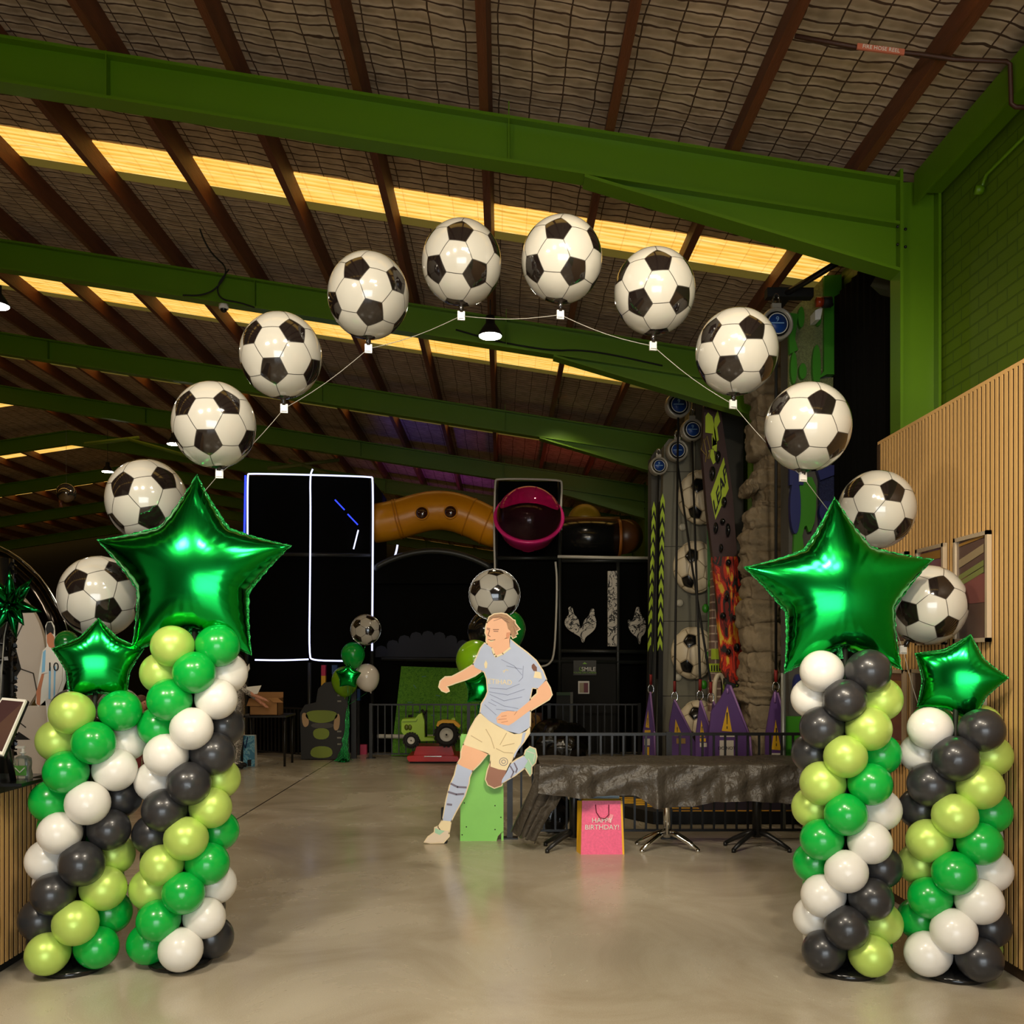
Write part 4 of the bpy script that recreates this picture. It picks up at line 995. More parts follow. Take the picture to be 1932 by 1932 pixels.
led.part('short_stub', MB().tube([P(676, 1000, DS), P(667, 1036, DS)], .013, 6), M_led)
led.part('short_stub', tube_px([(750, 1028), (748, 1040), (743, 1055)], DS+.02, .016), M_led)
wt = T('white_rope_tube', P(1040, 1256, DS-.09), 'unlit white tube outlining the pink bubble bay of the play structure', 'light')
wt.part('upper_loop', tube_px([(934, 1079), (932, 1000), (934, 908), (938, 903), (1056, 905), (1061, 912), (1058, 960), (1059, 1000)], DS-.09, .018), M_tubew)
wt.part('lower_loop', tube_px([(1048, 1060), (1051, 1090), (1050, 1150), (1046, 1238), (1036, 1254), (1020, 1258), (1002, 1258)], DS-.09, .018), M_tubew)
wt.part('side_bar', MB().tube([P(1052, 1050, DS-.09), P(1140, 1052, DS-.09), P(1228, 1053, DS-.09)], .026, 8), M_tubew)
# orange crawl tunnel
oc = mat('orange_tunnel', rgb(222, 146, 20), .3)
cen = [(610, 990), (660, 992), (709, 988), (752, 980), (790, 968), (822, 962), (856, 965), (892, 978), (925, 995), (960, 1003)]
pts = smooth_poly([P(x, y, DS+.45) for x, y in cen], 3, False)
t = T('crawl_tunnel', P(820, 1000, DS+.45), 'orange plastic crawl tunnel with two portholes arching between the upper bays', 'tunnel')
t.part('tube_shell', MB().tube(pts, .335, 32), oc)
for X, Y in ((749, 983), (756, 981), (886, 975), (918, 990)):
    i = min(range(len(pts)), key=lambda i: abs((pts[i]-P(X, Y, DS+.45)).length)); tt = (pts[min(i+1, len(pts)-1)]-pts[i-1]).normalized()
    t.part('joint_flange', MB().tube([pts[i]-tt*.012, pts[i]+tt*.012], .348, 32), mat('orange_flange', rgb(196, 124, 14), .35))
for X, Y in ((796, 968), (850, 966)):
    c = P(X, Y, DS+.115); M = Matrix.Translation(c) @ Matrix.Rotation(PI/2, 4, 'X')
    q = t.part('porthole_ring', MB().lathe([(.10, -.02), (.10, .03), (.12, .03), (.12, -.02)], M, 24), oc)
    t.part('porthole_bubble', MB().lathe([(.10*math.cos(a), .01+.05*math.sin(a)) for a in [i*PI/12 for i in range(7)]], M, 20), mat('smoked_bubble', rgb(60, 26, 16), .05, coat=1), parent=q)
# pink bubble window
C = P(998, 975, DS-.48); ax = Vector((0, -.80, .60)).normalized(); q = ax.to_track_quat('Z', 'Y').to_matrix().to_4x4(); M = Matrix.Translation(C+Vector((0, 0, -.0))) @ q
pk_ = mat('pink_plastic', rgb(226, 42, 130), .25, coat=.3); Rb = px(62, DS)
t = T('bubble_window', C, 'pink bowl with a clear bubble dome and dark opening high in the play structure', 'window')
t.part('bowl', MB().lathe([(Rb*1.05, 0), (Rb*1.05, -.03), (Rb*.98, -.10), (Rb*.80, -.34), (Rb*.5, -.46), (Rb*.48, -.42), (Rb*.52, -.36), (Rb*.88, -.02), (Rb, 0), (Rb*1.05, 0)], M, 40), pk_)
t.part('opening', MB().lathe([(.001, -.25), (Rb*.63, -.25), (Rb*.63, -.28), (.001, -.28)], M, 32), M_black)
t.part('dome', MB().lathe([(Rb*.96*math.cos(a), .0+Rb*.85*math.sin(a)) for a in [i*PI/24 for i in range(13)]]+[(Rb*.945*math.cos(a), .0+Rb*.835*math.sin(a)) for a in [(12-i)*PI/24 for i in range(13)]], M, 40, caps=False), mat('pinkish_clear_dome', rgb(240, 200, 216), .03, trans=1, ior=1.22))
t.part('wall_bracket', MB().tube([C-ax*.52, (C.x, DS+.15, C.z-.25)], .22, 16), pk_)
# dark tunnel at right with brown rims and yellow hood
t = T('crawl_tunnel', P(1110, 1015, DS+.5), 'black crawl tunnel with brown rims under a yellow hood, right of the pink bubble', 'tunnel')
t.part('tube_shell', MB().tube([P(1055, 1016, DS+.5), P(1170, 1016, DS+.5)], .31, 28), M_blackgloss)
t.part('brown_shell', MB().tube([P(1168, 1014, DS+.52), P(1184, 1012, DS+.8)], .30, 24), mat('brown_plastic', rgb(84, 48, 20), .35))
t.part('end_rim', MB().tube([P(1165, 1016, DS+.5), P(1170, 1016, DS+.5)], .335, 28), mat('orange_brown_rim', rgb(150, 90, 34), .35))
t.part('top_shell', MB().tube([P(1060, 992, DS+.62), P(1168, 992, DS+.62)], .16, 16), mat('brown_plastic', rgb(84, 48, 20), .35))
t.part('hood', MB().lathe([(.30*math.sin(a), .30*math.cos(a)) for a in [i*PI/16 for i in range(9)]], Matrix.Translation(P(1103, 983, DS+.9)), 24), mat('dull_yellow_hood', rgb(150, 120, 24), .4))
# patterned figure pads and strip on the net
wp = camo_mat('white_black_print', [(.44, rgb(196, 190, 178)), (.5, rgb(20, 20, 20)), (.56, rgb(200, 194, 182)), (.64, rgb(24, 24, 24))], 7, (1, 1, 1), .6)
ZP = lambda p: (680+p[0]/3.45, 860+p[1]/3.45)
def padp(pts, d): 
    q_ = smooth_poly([P(*ZP(p), d) for p in pts], 2); return MB().poly(q_, (0, .05, 0))
rooster = [(1350, 990), (1368, 980), (1382, 990), (1388, 1030), (1420, 1060), (1428, 1110), (1440, 1130), (1455, 1070), (1490, 1040), (1500, 1000), (1512, 990), (1525, 1005), (1522, 1040), (1538, 1075), (1530, 1130), (1480, 1170), (1462, 1185), (1458, 1215), (1440, 1215), (1436, 1180), (1400, 1160), (1350, 1130), (1325, 1090), (1340, 1050), (1362, 1030)]
solo('patterned_pad', padp(rooster, DS), wp, 'black and white patterned twin-necked pad on the dark net right of centre', 'pad')
rooster2 = [(1795, 990), (1806, 980), (1818, 992), (1822, 1030), (1850, 1060), (1862, 1110), (1850, 1160), (1825, 1180), (1824, 1225), (1812, 1225), (1808, 1185), (1770, 1160), (1745, 1120), (1740, 1060), (1770, 1080), (1785, 1040)]
solo('patterned_pad', padp(rooster2, DS), wp, 'black and white patterned pad half hidden beside the chevron poles', 'pad')
a = ZP((1610, 750)); b_ = ZP((1670, 1240)); s = MB(); rect(s, a[0], b_[0], a[1], b_[1], DS-.06, .06)
solo('patterned_strip', s, wp, 'tall narrow black and white patterned strip on the dark net', 'pad')
# door, signs
dd = MB(); rect(dd, 1058, 1162, 1240, 1432, DS-.03, .04)
solo('dark_door', dd, mat('dark_olive_door', rgb(11, 11, 8), .8), 'dark door with two notices under the play structure', 'door')
a, b_ = P(1082, 1246, DS-.06), P(1125, 1274, DS-.06)
t = T('smile_sign', ((a.x+b_.x)/2, DS-.06, b_.z), 'small dark SMILE sign in white and green on the back door', 'sign')
t.part('plate', MB().bx(a.x, b_.x, DS-.06, DS-.035, b_.z, a.z), mat('sign_plate', rgb(48, 46, 38), .5))
sc_ = px(1, DS); cxm = (a.x+b_.x)/2; y_ = DS-.064
t.part('lettering', text_mb('SMILE', 11*sc_, (P(1110.5, 0, y_).x, y_, P(0, 1263, y_).z), depth=.002), M_white)
m_lg = mat('sign_green', rgb(120, 170, 40), .5)
t.part('green_lettering', text_mb("YOU'RE ON CAMERA", 4.6*sc_, (P(1103.5, 0, y_).x, y_, P(0, 1269.5, y_).z), depth=.002), m_lg)
t.part('camera_icon', MB().tube([(P(1096+3*math.cos(k), 0, y_).x, y_, P(0, 1262+3.5*math.sin(k), y_).z) for k in [i*.8 for i in range(7)]], .006, 5).poly([(P(1099, 0, y_).x, y_, P(0, 1253, y_).z), (P(1103, 0, y_).x, y_, P(0, 1249, y_).z), (P(1108, 0, y_).x, y_, P(0, 1253, y_).z)], (0, .003, 0)), m_lg)
a, b_ = P(1091, 1285, DS-.06), P(1112, 1309, DS-.06)
t = T('notice', ((a.x+b_.x)/2, DS-.06, b_.z), 'small white framed paper notice below the SMILE sign', 'sign')
t.part('paper', MB().bx(a.x, b_.x, DS-.05, DS-.035, b_.z, a.z), M_white)
m_ = (a.x+b_.x)/2; t.part('mauve_half', MB().bx(m_, b_.x-.02, DS-.055, DS-.05, b_.z+.02, a.z-.03), mat('mauve_print', rgb(120, 66, 76), .6))
t.part('beige_half', MB().bx(a.x+.02, m_, DS-.055, DS-.05, b_.z+.02, a.z-.03), mat('beige_print', rgb(170, 156, 128), .6))
# green framed board, sacks of rubbish, yellow-brown mural strip behind the fence
g_ = MB(); rect(g_, 1050, 1078, 1306, 1432, 15.25, .04, 0); rect(g_, 1076, 1081, 1306, 1432, 15.2, .05, 1); rect(g_, 1050, 1078, 1306, 1312, 15.22, .05, 2)
solo('chalk_board', g_, [mat('olive_dark', rgb(26, 26, 16), .6), mat('grey_frame', rgb(90, 90, 80), .5), mat('dark_green_edge', rgb(40, 66, 22), .5)], 'narrow dark upright board with grey frame beside the rubbish sacks', 'board')
for i, (X, Y, r_, sx) in enumerate(((1045, 1392, .36, 1), (1088, 1395, .30, .8), (1066, 1420, .24, 1.2))):
    c = P(X, Y, 14.2); sack((c.x, 14.2+.75*(i % 2)-.25*(i == 2), r_*.85), r_, ['glossy black rubbish sack behind the near fence, leftmost', 'glossy black rubbish sack behind the near fence, right of the others', 'low glossy black rubbish sack in front of the other two'][i], mshiny, i+3, group='rubbish sacks behind the fence', sc=(sx, .8, 1))
s = MB(); rect(s, 1002, 1024, 1345, 1425, 15.3, .04)
solo('tiger_panel', s, camo_mat('amber_print', [(.42, rgb(150, 110, 30)), (.5, rgb(70, 34, 14)), (.6, rgb(170, 130, 40))], 3), 'amber and brown printed panel beside the rubbish sacks', 'panel')
# grass panel
gp = [P(757, 1257, 15.9), P(905, 1262, 15.9), P(905, 1432, 15.3), P(738, 1432, 15.3)]
for p in gp[2:]: p.z = .01
t = T('turf_panel', ((gp[2].x+gp[3].x)/2, 15.4, 0), 'leaning panel of bright green artificial turf behind the tractor ride', 'panel')
t.part('turf', MB().poly(gp, (0, .04, 0)), camo_mat('turf_print', [(.38, rgb(60, 116, 12)), (.47, rgb(92, 150, 24)), (.56, rgb(72, 130, 16)), (.70, rgb(110, 160, 36))], 26, (1, 1, 1), .7))
lo = MB()
rg = random.Random(8)
for i in range(9):
    u, v = rg.uniform(.1, .95), rg.uniform(.1, .6); p = gp[0].lerp(gp[1], u).lerp(gp[3].lerp(gp[2], u), v)+Vector((0, -.012, 0)); lo.box(p, (.07, .006, .012), Matrix.Rotation(rg.uniform(-.5, .9), 3, 'Y'))
t.part('blue_flecks', lo, mat('blue_grey_fleck', rgb(80, 130, 120), .6))
# white roller pipe & dark panels
solo('white_pipe', MB().tube([P(712, 1389, 15.3), P(884, 1391, 15.3)], .035, 10), M_tubew, 'white horizontal pipe behind the distant fence by the tractor', 'pipe')
d_ = 15.5
t = T('striped_pole', (P(610, 0, d_).x, d_, 0), 'upright pole, magenta above and yellow below, behind the standee board', 'pole')
s_ = MB(); rect(s_, 606, 614, 1255, 1275, d_, .1); t.part('magenta_top', s_, mat('magenta_panel', rgb(190, 30, 80), .5))
s_ = MB(); rect(s_, 606, 614, 1275, 1300, d_, .1); t.part('yellow_section', s_, M_yellow)
s_ = MB(); rect(s_, 607, 613, 1300, 1460, d_, .1); t.part('lower_section', s_, M_black)
for X0, X1, Y0, Y1, l in ((626, 636, 1255, 1272, 'upright pole with a blue top, right of the magenta striped pole'), (669, 679, 1300, 1322, 'upright pole with a blue top below the white balloon of the distant bouquet')):
    t = T('blue_topped_pole', (P((X0+X1)/2, 0, d_).x, d_, 0), l, 'pole'); s_ = MB(); rect(s_, X0, X1, Y0, Y1, d_, .1); t.part('blue_top', s_, mat('blue_panel', rgb(30, 70, 130), .5))
    s_ = MB(); rect(s_, X0+1, X1-1, Y1, 1460, d_, .1); t.part('lower_section', s_, M_black)
s_ = MB(); rect(s_, 675, 692, 1405, 1460, d_+.1, .1); solo('rose_box', s_, mat('rose_box', rgb(170, 40, 76), .5), 'small rose pink box on the floor behind the distant fence', 'box')
# standee board with text lines (its printed figure is not reproduced: plain panels only)
sb = MB(); d4 = 14.75
sb.poly([P(x, y, d4) for x, y in ((568, 1432), (566, 1345), (575, 1330), (596, 1325), (600, 1300), (612, 1288), (640, 1284), (655, 1296), (660, 1432))], (0, .03, 0))
for v in range(len(sb.v)): 
    x, y, z = sb.v[v]; sb.v[v] = (x, y, max(z, .0))
t = T('standee_board', (P(614, 1432, d4).x, d4, 0), 'dark height-chart standee board with green and tan printed panels by the bouquet', 'standee')
t.part('board', sb, mat('standee_dark', rgb(24, 22, 18), .5))
mg = mat('standee_green', rgb(112, 128, 36), .5); mt = mat('standee_tan', rgb(168, 136, 98), .5); mgy = mat('standee_grey', rgb(70, 66, 62), .5)
def blob(mb, pts): return mb.poly(smooth_poly([P(x, y, d4-.008) for x, y in pts], 2), (0, .006, 0))
t.part('green_panel', blob(blob(blob(MB(), [(582, 1340), (630, 1340), (640, 1352), (620, 1364), (592, 1364), (574, 1352)]), [(590, 1374), (622, 1374), (620, 1395), (592, 1395)]), [(588, 1408), (626, 1408), (628, 1430), (584, 1430)]), mg)
t.part('tan_panel', blob(blob(MB(), [(568, 1345), (580, 1345), (584, 1368), (572, 1374)]), [(632, 1348), (642, 1346), (640, 1378), (628, 1378)]), mt)
t.part('grey_panel', blob(MB(), [(586, 1364), (630, 1364), (628, 1374), (588, 1374)]), mgy)
tl = MB()
for y, w_ in ((1312, 7), (1323, 7), (1380, 8), (1392, 8), (1404, 7)):
    a = P(640, y, d4-.006); tl.bx(a.x-px(w_/2, d4), a.x+px(w_/2, d4), d4-.006, d4, a.z-.012, a.z+.012)
t.part('text_marks', tl, mat('grey_text', rgb(120, 116, 104), .5))
# tractor ride
d6 = 14.3
t = T('tractor_ride', (P(818, 1436, d6).x, d6+.3, 0), 'lime green coin-operated tractor ride with yellow mudguard on a red base', 'ride')
ZT = lambda p: (560+p[0]/5.68, 1240+p[1]/5.68)
def tr(pts, d=d6, th=.42, sm=0, mi=0, mb=None):
    q_ = [P(*ZT(p), d) for p in pts]
    if sm: q_ = smooth_poly(q_, sm)
    return (mb or MB()).poly(q_, (0, th, 0), mi)
base = tr([(1180, 1085), (1185, 1062), (1250, 1055), (1720, 1060), (1735, 1085), (1735, 1130), (1200, 1130)], d6-.05, .75)
base.v = [(x, y, max(z, .03)) for x, y, z in base.v]
t.part('base', base, M_red); t.part('pedestal', tr([(1250, 1056), (1280, 955), (1660, 955), (1690, 1056)], d6+.08, .5), M_red)
t.part('floor_pad', MB().bx(P(*ZT((1210, 0)), d6).x, P(*ZT((1720, 0)), d6).x, d6, d6+.65, 0, .03), M_black)
t.part('chrome_strip', tr([(1365, 1058), (1550, 1058), (1550, 1068), (1365, 1068)], d6-.06, .01), M_chrome)
t.part('bonnet', tr([(1120, 690), (1130, 665), (1270, 655), (1300, 615), (1340, 600), (1365, 680), (1370, 860), (1480, 868), (1480, 895), (1330, 900), (1290, 830), (1150, 835), (1120, 800)], d6+.05, .36), M_lime)
t.part('bonnet_seam', tr([(1128, 690), (1275, 684), (1290, 660), (1296, 664), (1280, 694), (1128, 699)], d6+.044, .006), mat('lime_shadow_line', rgb(96, 130, 20), .5))
t.part('seat', tr([(1650, 690), (1655, 655), (1695, 650), (1705, 690)], d6+.12, .2, 1), M_lime)
t.part('mudguard', tr([(1495, 735), (1510, 690), (1560, 672), (1690, 678), (1725, 705), (1752, 735), (1740, 760), (1700, 735), (1680, 708), (1560, 704), (1530, 722), (1515, 745)], d6+.0, .14), M_yellow)
def wheel(cx, cy, r, rr):
    c = P(*ZT((cx, cy)), d6); R_ = px(r/5.68, d6); M = Matrix.Translation(c+Vector((0, .07, 0))) @ Matrix.Rotation(PI/2, 4, 'X'); w = px(rr/5.68, d6)
    tb = MB().lathe([(w, -.06), (R_*.92, -.07), (R_, -.04), (R_, .04), (R_*.92, .075), (w*1.08, .07), (w, .05), (w, -.06)], M, 32)
    for i in range(18): a = 2*PI*i/18; tb.box(c+Vector((R_*math.cos(a), .07, R_*math.sin(a))), (.028, .13, .03), Matrix.Rotation(-a, 3, 'Y'))
    q = t.part('wheel', tb, mat('black_rubber', rgb(20, 19, 18), .7))
    t.part('hub', MB().lathe([(.001, .03), (w*.25, .04), (w*.3, .02), (w*.85, .01), (w*.98, .055), (w*.98, -.05), (.001, -.05)], M, 28), mat('wheel_white', rgb(206, 202, 190), .4), parent=q)
    t.part('hub_bolt', MB().lathe([(.001, .05), (w*.14, .05), (w*.14, .03)], M, 12), M_black, parent=q)
wheel(1223, 893, 80, 40); wheel(1602, 832, 128, 74)
t.part('steering_wheel', MB().tube([P(*ZT((1340, 560)), d6+.2), P(*ZT((1375, 610)), d6+.2)], .02, 8).tube([P(*ZT((1378, 590)), d6+.2), P(*ZT((1372, 700)), d6+.2), P(*ZT((1385, 860)), d6+.2)], .018, 8).tube([P(*ZT((1390, 575)), d6+.15), P(*ZT((1360, 612)), d6+.25)], .015, 8), M_black)
ex = MB()
for X in (1200, 1215, 1228): c = P(*ZT((X, 645)), d6+.2); ex.tube([c, c+Vector((0, 0, .04))], .012, 8)
t.part('exhaust', ex, M_black)
ey = MB()
for X in (1175, 1212): c = P(*ZT((X, 752)), d6+.045); ey.lathe([(.001, 0), (.045, 0), (.03, .012), (.001, .014)], Matrix.Translation(c) @ Matrix.Rotation(PI/2, 4, 'X') @ Matrix.Diagonal((.7, 1, 1, 1)), 14)
t.part('headlamp', ey, mat('olive_lamp', rgb(86, 96, 30), .3))
# ================================================================== PEOPLE AT THE LEFT
def person(name, loc, H, face_dir, cols, label, arms=None, hair='short', seat=0):
    """one skinned body; cols = (skin, top, trousers, shoes, hair materials); arms = hand targets relative to the body frame"""
    s = H/1.75; f = Vector((math.cos(face_dir), math.sin(face_dir), 0)); r = Vector((f.y, -f.x, 0)); L0 = Vector(loc)
    def W_(x, y, z): return L0+(r*x+f*y)*s+Vector((0, 0, z*s))
    V = []; E = []; R_ = []
    def v(p, rad): V.append(p); R_.append(rad*s); return len(V)-1
    def e(*c):
        for a, b in zip(c[:-1], c[1:]): E.append((a, b))
    pel = v(W_(0, 0, .95), .14); ab = v(W_(0, .01, 1.10), .125); ch = v(W_(0, .0, 1.30), .145); nb = v(W_(0, -.01, 1.46), .07); nt = v(W_(0, .01, 1.53), .055); hd = v(W_(0, .02, 1.62), .088); hp = v(W_(0, .02, 1.69), .075)
    e(pel, ab, ch, nb, nt, hd, hp)
    for k, sx in enumerate((-1, 1)):
        hip = v(W_(.09*sx, 0, .88), .095); kn = v(W_(.10*sx, .03, .48), .06); an = v(W_(.10*sx, -.01, .09), .042); toe = v(W_(.12*sx, .14, .035), .034)
        e(pel, hip, kn, an, toe)
        sh = v(W_(.17*sx, 0, 1.40), .055); hand = arms[k] if arms else (.30*sx, .05, .80)
        el = v(W_((.17*sx+hand[0])/2+.06*sx, hand[1]/2-.05, (1.40+hand[2])/2-.03), .04); wr = v(W_(*hand), .026)
        e(ch, sh, el, wr)
        d_ = (V[wr]-V[el]).normalized(); pal = v(V[wr]+d_*.06*s, .030); e(wr, pal)
        side = d_.cross(Vector((0, 0, 1))); side = side.normalized() if side.length > .1 else r
        for q, o in enumerate((-.03, -.01, .01, .03)):
            a1 = v(V[pal]+d_*.035*s+side*o*s, .009); a2 = v(V[a1]+d_*(.04-.006*abs(q-1))*s-Vector((0, 0, .008)), .008); e(pal, a1, a2)
        th = v(V[wr]+d_*.04*s+side*.05*s, .010); e(wr, th)
    me = bpy.data.meshes.new('sk'); me.from_pydata(V, E, []); o = bpy.data.objects.new('sk', me); COL.objects.link(o)
    sk = o.modifiers.new('s', 'SKIN'); sk.use_smooth_shade = True; ss = o.modifiers.new('b', 'SUBSURF'); ss.levels = 2; ss.render_levels = 2
    for i, d_ in enumerate(me.skin_vertices[0].data): d_.radius = (R_[i], R_[i]); d_.use_root = (i == 0)
    dg = bpy.context.evaluated_depsgraph_get(); dg.update(); m2 = bpy.data.meshes.new_from_object(o.evaluated_get(dg))
    bpy.data.objects.remove(o)
    mb = MB(); wrs = []
    mb.v = [tuple(x.co) for x in m2.vertices]
    for p in m2.polygons:
        c = sum((m2.vertices[i].co for i in p.vertices), Vector())/len(p.vertices); l = (c-L0); x = abs(l.dot(r))/s; y = l.dot(f)/s; z = l.z/s
        armd = x > .21 or (y > .2 and z > .7)
        if armd: mi = 0 if (x > .24 or y > .26) and z < 1.24 else 1
        elif z > 1.47: mi = 0
        elif z > .93: mi = 1
        elif z > .09: mi = 2
        else: mi = 3
        mb.f.append(tuple(p.vertices)); mb.m.append(mi); mb.sm.append(True)
    bpy.data.meshes.remove(m2)
    t = T(name, loc, label, 'person'); t.part('body', mb, list(cols[:4]))
    hm = MB(); hc = W_(0, .012, 1.665)
    hm.ball(hc+Vector((0, 0, .012))-f*.014*s, .112*s, 20, 0, (1, 1, 1.02))
    if hair == 'long': hm.tube([W_(0, -.05, 1.70), W_(0, -.10, 1.55), W_(0, -.10, 1.38)], [.10*s, .11*s, .05*s], 12)
    hm.v = [tuple(Vector(p)) for p in hm.v]; t.part('hair', hm, cols[4])
    fc = MB(); fc.ball(W_(0, .065, 1.615), .075*s, 16, 0, (1, 1, 1.25)); fc.ball(W_(0, .145, 1.615), .014*s, 8); fc.ball(W_(-.088, .02, 1.62), .02*s, 8); fc.ball(W_(.088, .02, 1.62), .02*s, 8)
    t.part('face', fc, cols[0]); ey = MB()
    for sx in (-1, 1): ey.ball(W_(.032*sx, .128, 1.64), .010*s, 8)
    ey.box(W_(0, .137, 1.565), (.035*s, .01*s, .006*s)); t.part('eyes_and_mouth', ey, M_black)
    return t
mshirt = mat('brown_tshirt', rgb(66, 52, 34), .8); mjean = mat('dark_trousers', rgb(30, 30, 36), .8); mprint = camo_mat('speckled_dress', [(.44, rgb(190, 184, 176)), (.5, rgb(40, 38, 38)), (.57, rgb(176, 170, 160)), (.64, rgb(30, 30, 30))], 26)
mhd = mat('dark_hair', rgb(26, 18, 14), .5, noise=.3, nscale=30); mhb = mat('light_brown_hair', rgb(92, 60, 40), .6, noise=.3, nscale=30)
c = P(150, 1300, 8.6); person('person', (c.x, 8.6, 0), 1.66, -PI/2, (M_skin, mshirt, mjean, M_black, mhd), 'person in a brown t-shirt mostly hidden behind the small left star balloon')
c = P(266, 1350, 11.4); person('person', (c.x, 11.4, 0), 1.12, -.5, (M_skin, mat('pink_top', rgb(190, 120, 120), .8), mat('rose_leggings', rgb(150, 70, 76), .8), M_black, mhb), 'small child in pink seen between the two left balloon columns')
c = P(446, 1300, 13.6); pw = person('person', (c.x, 13.60, 0), 1.62, 0.05, (M_skin, mprint, mprint, M_black, mhd), 'person in a speckled dress reaching into the cardboard box', arms=[(-.10, .36, 1.02), (.12, .40, 1.10)], hair='long')
pl = [P(460, 1266, 13.5), P(470, 1252, 13.5), P(471, 1262, 13.5), P(464, 1275, 13.5)]
solo('hair_bow', MB().poly(pl, (0, .02, 0)), M_white, 'white bow at the back of the head of the person by the box', 'bow')
# trestle table with box and paper
c = P(500, 1350, 13.9); zt = P(0, 1350, 13.9).z
t = T('trestle_table', (c.x, 14.1, 0), 'dark narrow table carrying the open cardboard box', 'table')
t.part('tabletop', MB().bx(P(450, 0, 13.8).x, P(538, 0, 13.8).x, 13.84, 14.5, zt-.03, zt), M_blacksteel)
for x in (P(453, 0, 13.8).x, P(534, 0, 13.8).x):
    for y in (13.9, 14.4): t.part('leg', MB().tube([(x, y, 0), (x, y, zt-.03)], .018, 8), M_blacksteel)
card = mat('cardboard', rgb(156, 112, 66), .8, noise=.08); ci_ = mat('cardboard_inside', rgb(120, 82, 46), .8)
a, b_ = P(467, 1349, 13.8), P(521, 1322, 13.8); x0, x1, z0, z1 = a.x, b_.x, zt, b_.z+.03; y0, y1 = 13.9, 14.25
t = T('cardboard_box', ((x0+x1)/2, 14.0, zt), 'open brown cardboard box on the dark table beyond the left columns', 'box')
w = MB(); w.bx(x0, x1, y0, y0+.01, z0, z1); w.bx(x0, x1, y1-.01, y1, z0, z1); w.bx(x0, x0+.01, y0, y1, z0, z1); w.bx(x1-.01, x1, y0, y1, z0, z1); w.bx(x0, x1, y0, y1, z0, z0+.01)
t.part('box_body', w, card)
xm = x0+(x1-x0)*.58
t.part('front_flap', MB().poly([(x0, y0-.01, z1), (xm, y0-.01, z1), (xm-.02, y0-.05, z1-.11), (x0-.03, y0-.05, z1-.11)], (0, .006, 0)), card)
t.part('side_flap', MB().poly([(x1-.14, y0, z1+.005), (x1, y0, z1+.005), (x1+.09, y0-.03, z1-.06), (x1-.06, y0-.03, z1-.06)], (0, .006, 0)), card)
t.part('back_flap', MB().bx(x0, x1, y1, y1+.006, z1, z1+.08), card)
pp_ = [P(465, 1297, 13.45), P(493, 1294, 13.45), P(486, 1309, 13.45), P(464, 1311, 13.45)]
solo('paper_sheet', MB().poly(pp_, (0, .004, .006)), M_white, 'white sheet of paper held above the cardboard box', 'paper')
# number ten cutout
d7 = 5.8
ZM = lambda p: (p[0]/3.864, 1000+p[1]/3.864)
t = T('footballer_cutout', (P(94, 1450, d7).x, d7, 0), 'flat footballer cutout in a white and sky blue number 10 shirt at left', 'cutout')
def cut(parts, d):
    for nm, m, pts, lf in parts:
        q_ = [P(*ZM(p), d) for p in pts]; q_ = [Vector((p.x, d-lf, max(p.z, .003))) for p in q_]; t.part(nm, MB().poly(q_, (0, .006, 0)), m)
msk2 = mat('printed_tan_skin', rgb(176, 110, 76), .5)
cut([('board', M_tubew, [(330, 700), (345, 670), (375, 665), (395, 700), (400, 740), (400, 860), (470, 960), (480, 1100), (430, 1240), (410, 1420), (400, 1700), (420, 1980), (340, 1980), (330, 1700), (350, 1420), (330, 1240), (280, 1290), (258, 1260), (280, 1080), (310, 880), (340, 850)], 0),
     ('arm', msk2, [(305, 1050), (325, 1040), (300, 1160), (292, 1280), (268, 1270), (266, 1180)], .003),
     ('face', msk2, [(342, 740), (372, 745), (396, 780), (398, 850), (380, 885), (358, 850), (345, 820)], .005),
     ('hair', M_black, [(336, 720), (350, 672), (375, 672), (394, 720), (392, 760), (372, 745), (344, 765)], .007),
     ('shirt', mat('printed_white_shirt', rgb(206, 198, 186), .5), [(318, 880), (355, 850), (400, 870), (460, 930), (455, 1100), (405, 1235), (345, 1225), (348, 1040), (305, 1050)], .007),
     ('shorts', mat('printed_white_shorts', rgb(190, 182, 170), .5), [(335, 1232), (405, 1238), (400, 1300), (395, 1420), (362, 1420), (352, 1300)], .005),
     ('legs', msk2, [(362, 1420), (395, 1420), (392, 1700), (400, 1950), (345, 1950), (352, 1700)], .004)], d7)
cb2 = P(*ZM((370, 1980)), d7); t.part('foot_stand', MB().bx(cb2.x-.16, cb2.x+.12, d7-.005, d7+.25, 0, .02).bx(cb2.x-.05, cb2.x-.03, d7+.006, d7+.2, 0, .9), M_black)
st = MB()
for pts in ([(318, 890), (338, 872), (332, 1030), (308, 1040)], [(362, 1010), (376, 1000), (372, 1232), (358, 1230)], [(398, 1000), (412, 990), (405, 1200), (394, 1232)]):
    q_ = [P(*ZM(p), d7) for p in pts]; st.poly([Vector((p.x, d7-.009, p.z)) for p in q_], (0, .002, 0))
t.part('sky_blue_stripes', st, mat('printed_sky_blue', rgb(120, 170, 200), .5))
q = P(*ZM((392, 1000)), d7); t.part('number', text_mb('10', .075, (q.x, d7-.011, q.z), depth=.001), M_black)
solo_balloon('latex_balloon', P(126, 1213, 5.5), px(22, 5.5), mltg, 'dark green balloon peeping over the left shoulder of the small star balloon', None, tie=Vector((P(128, 1420, 5.6).x, 5.6, .0)))
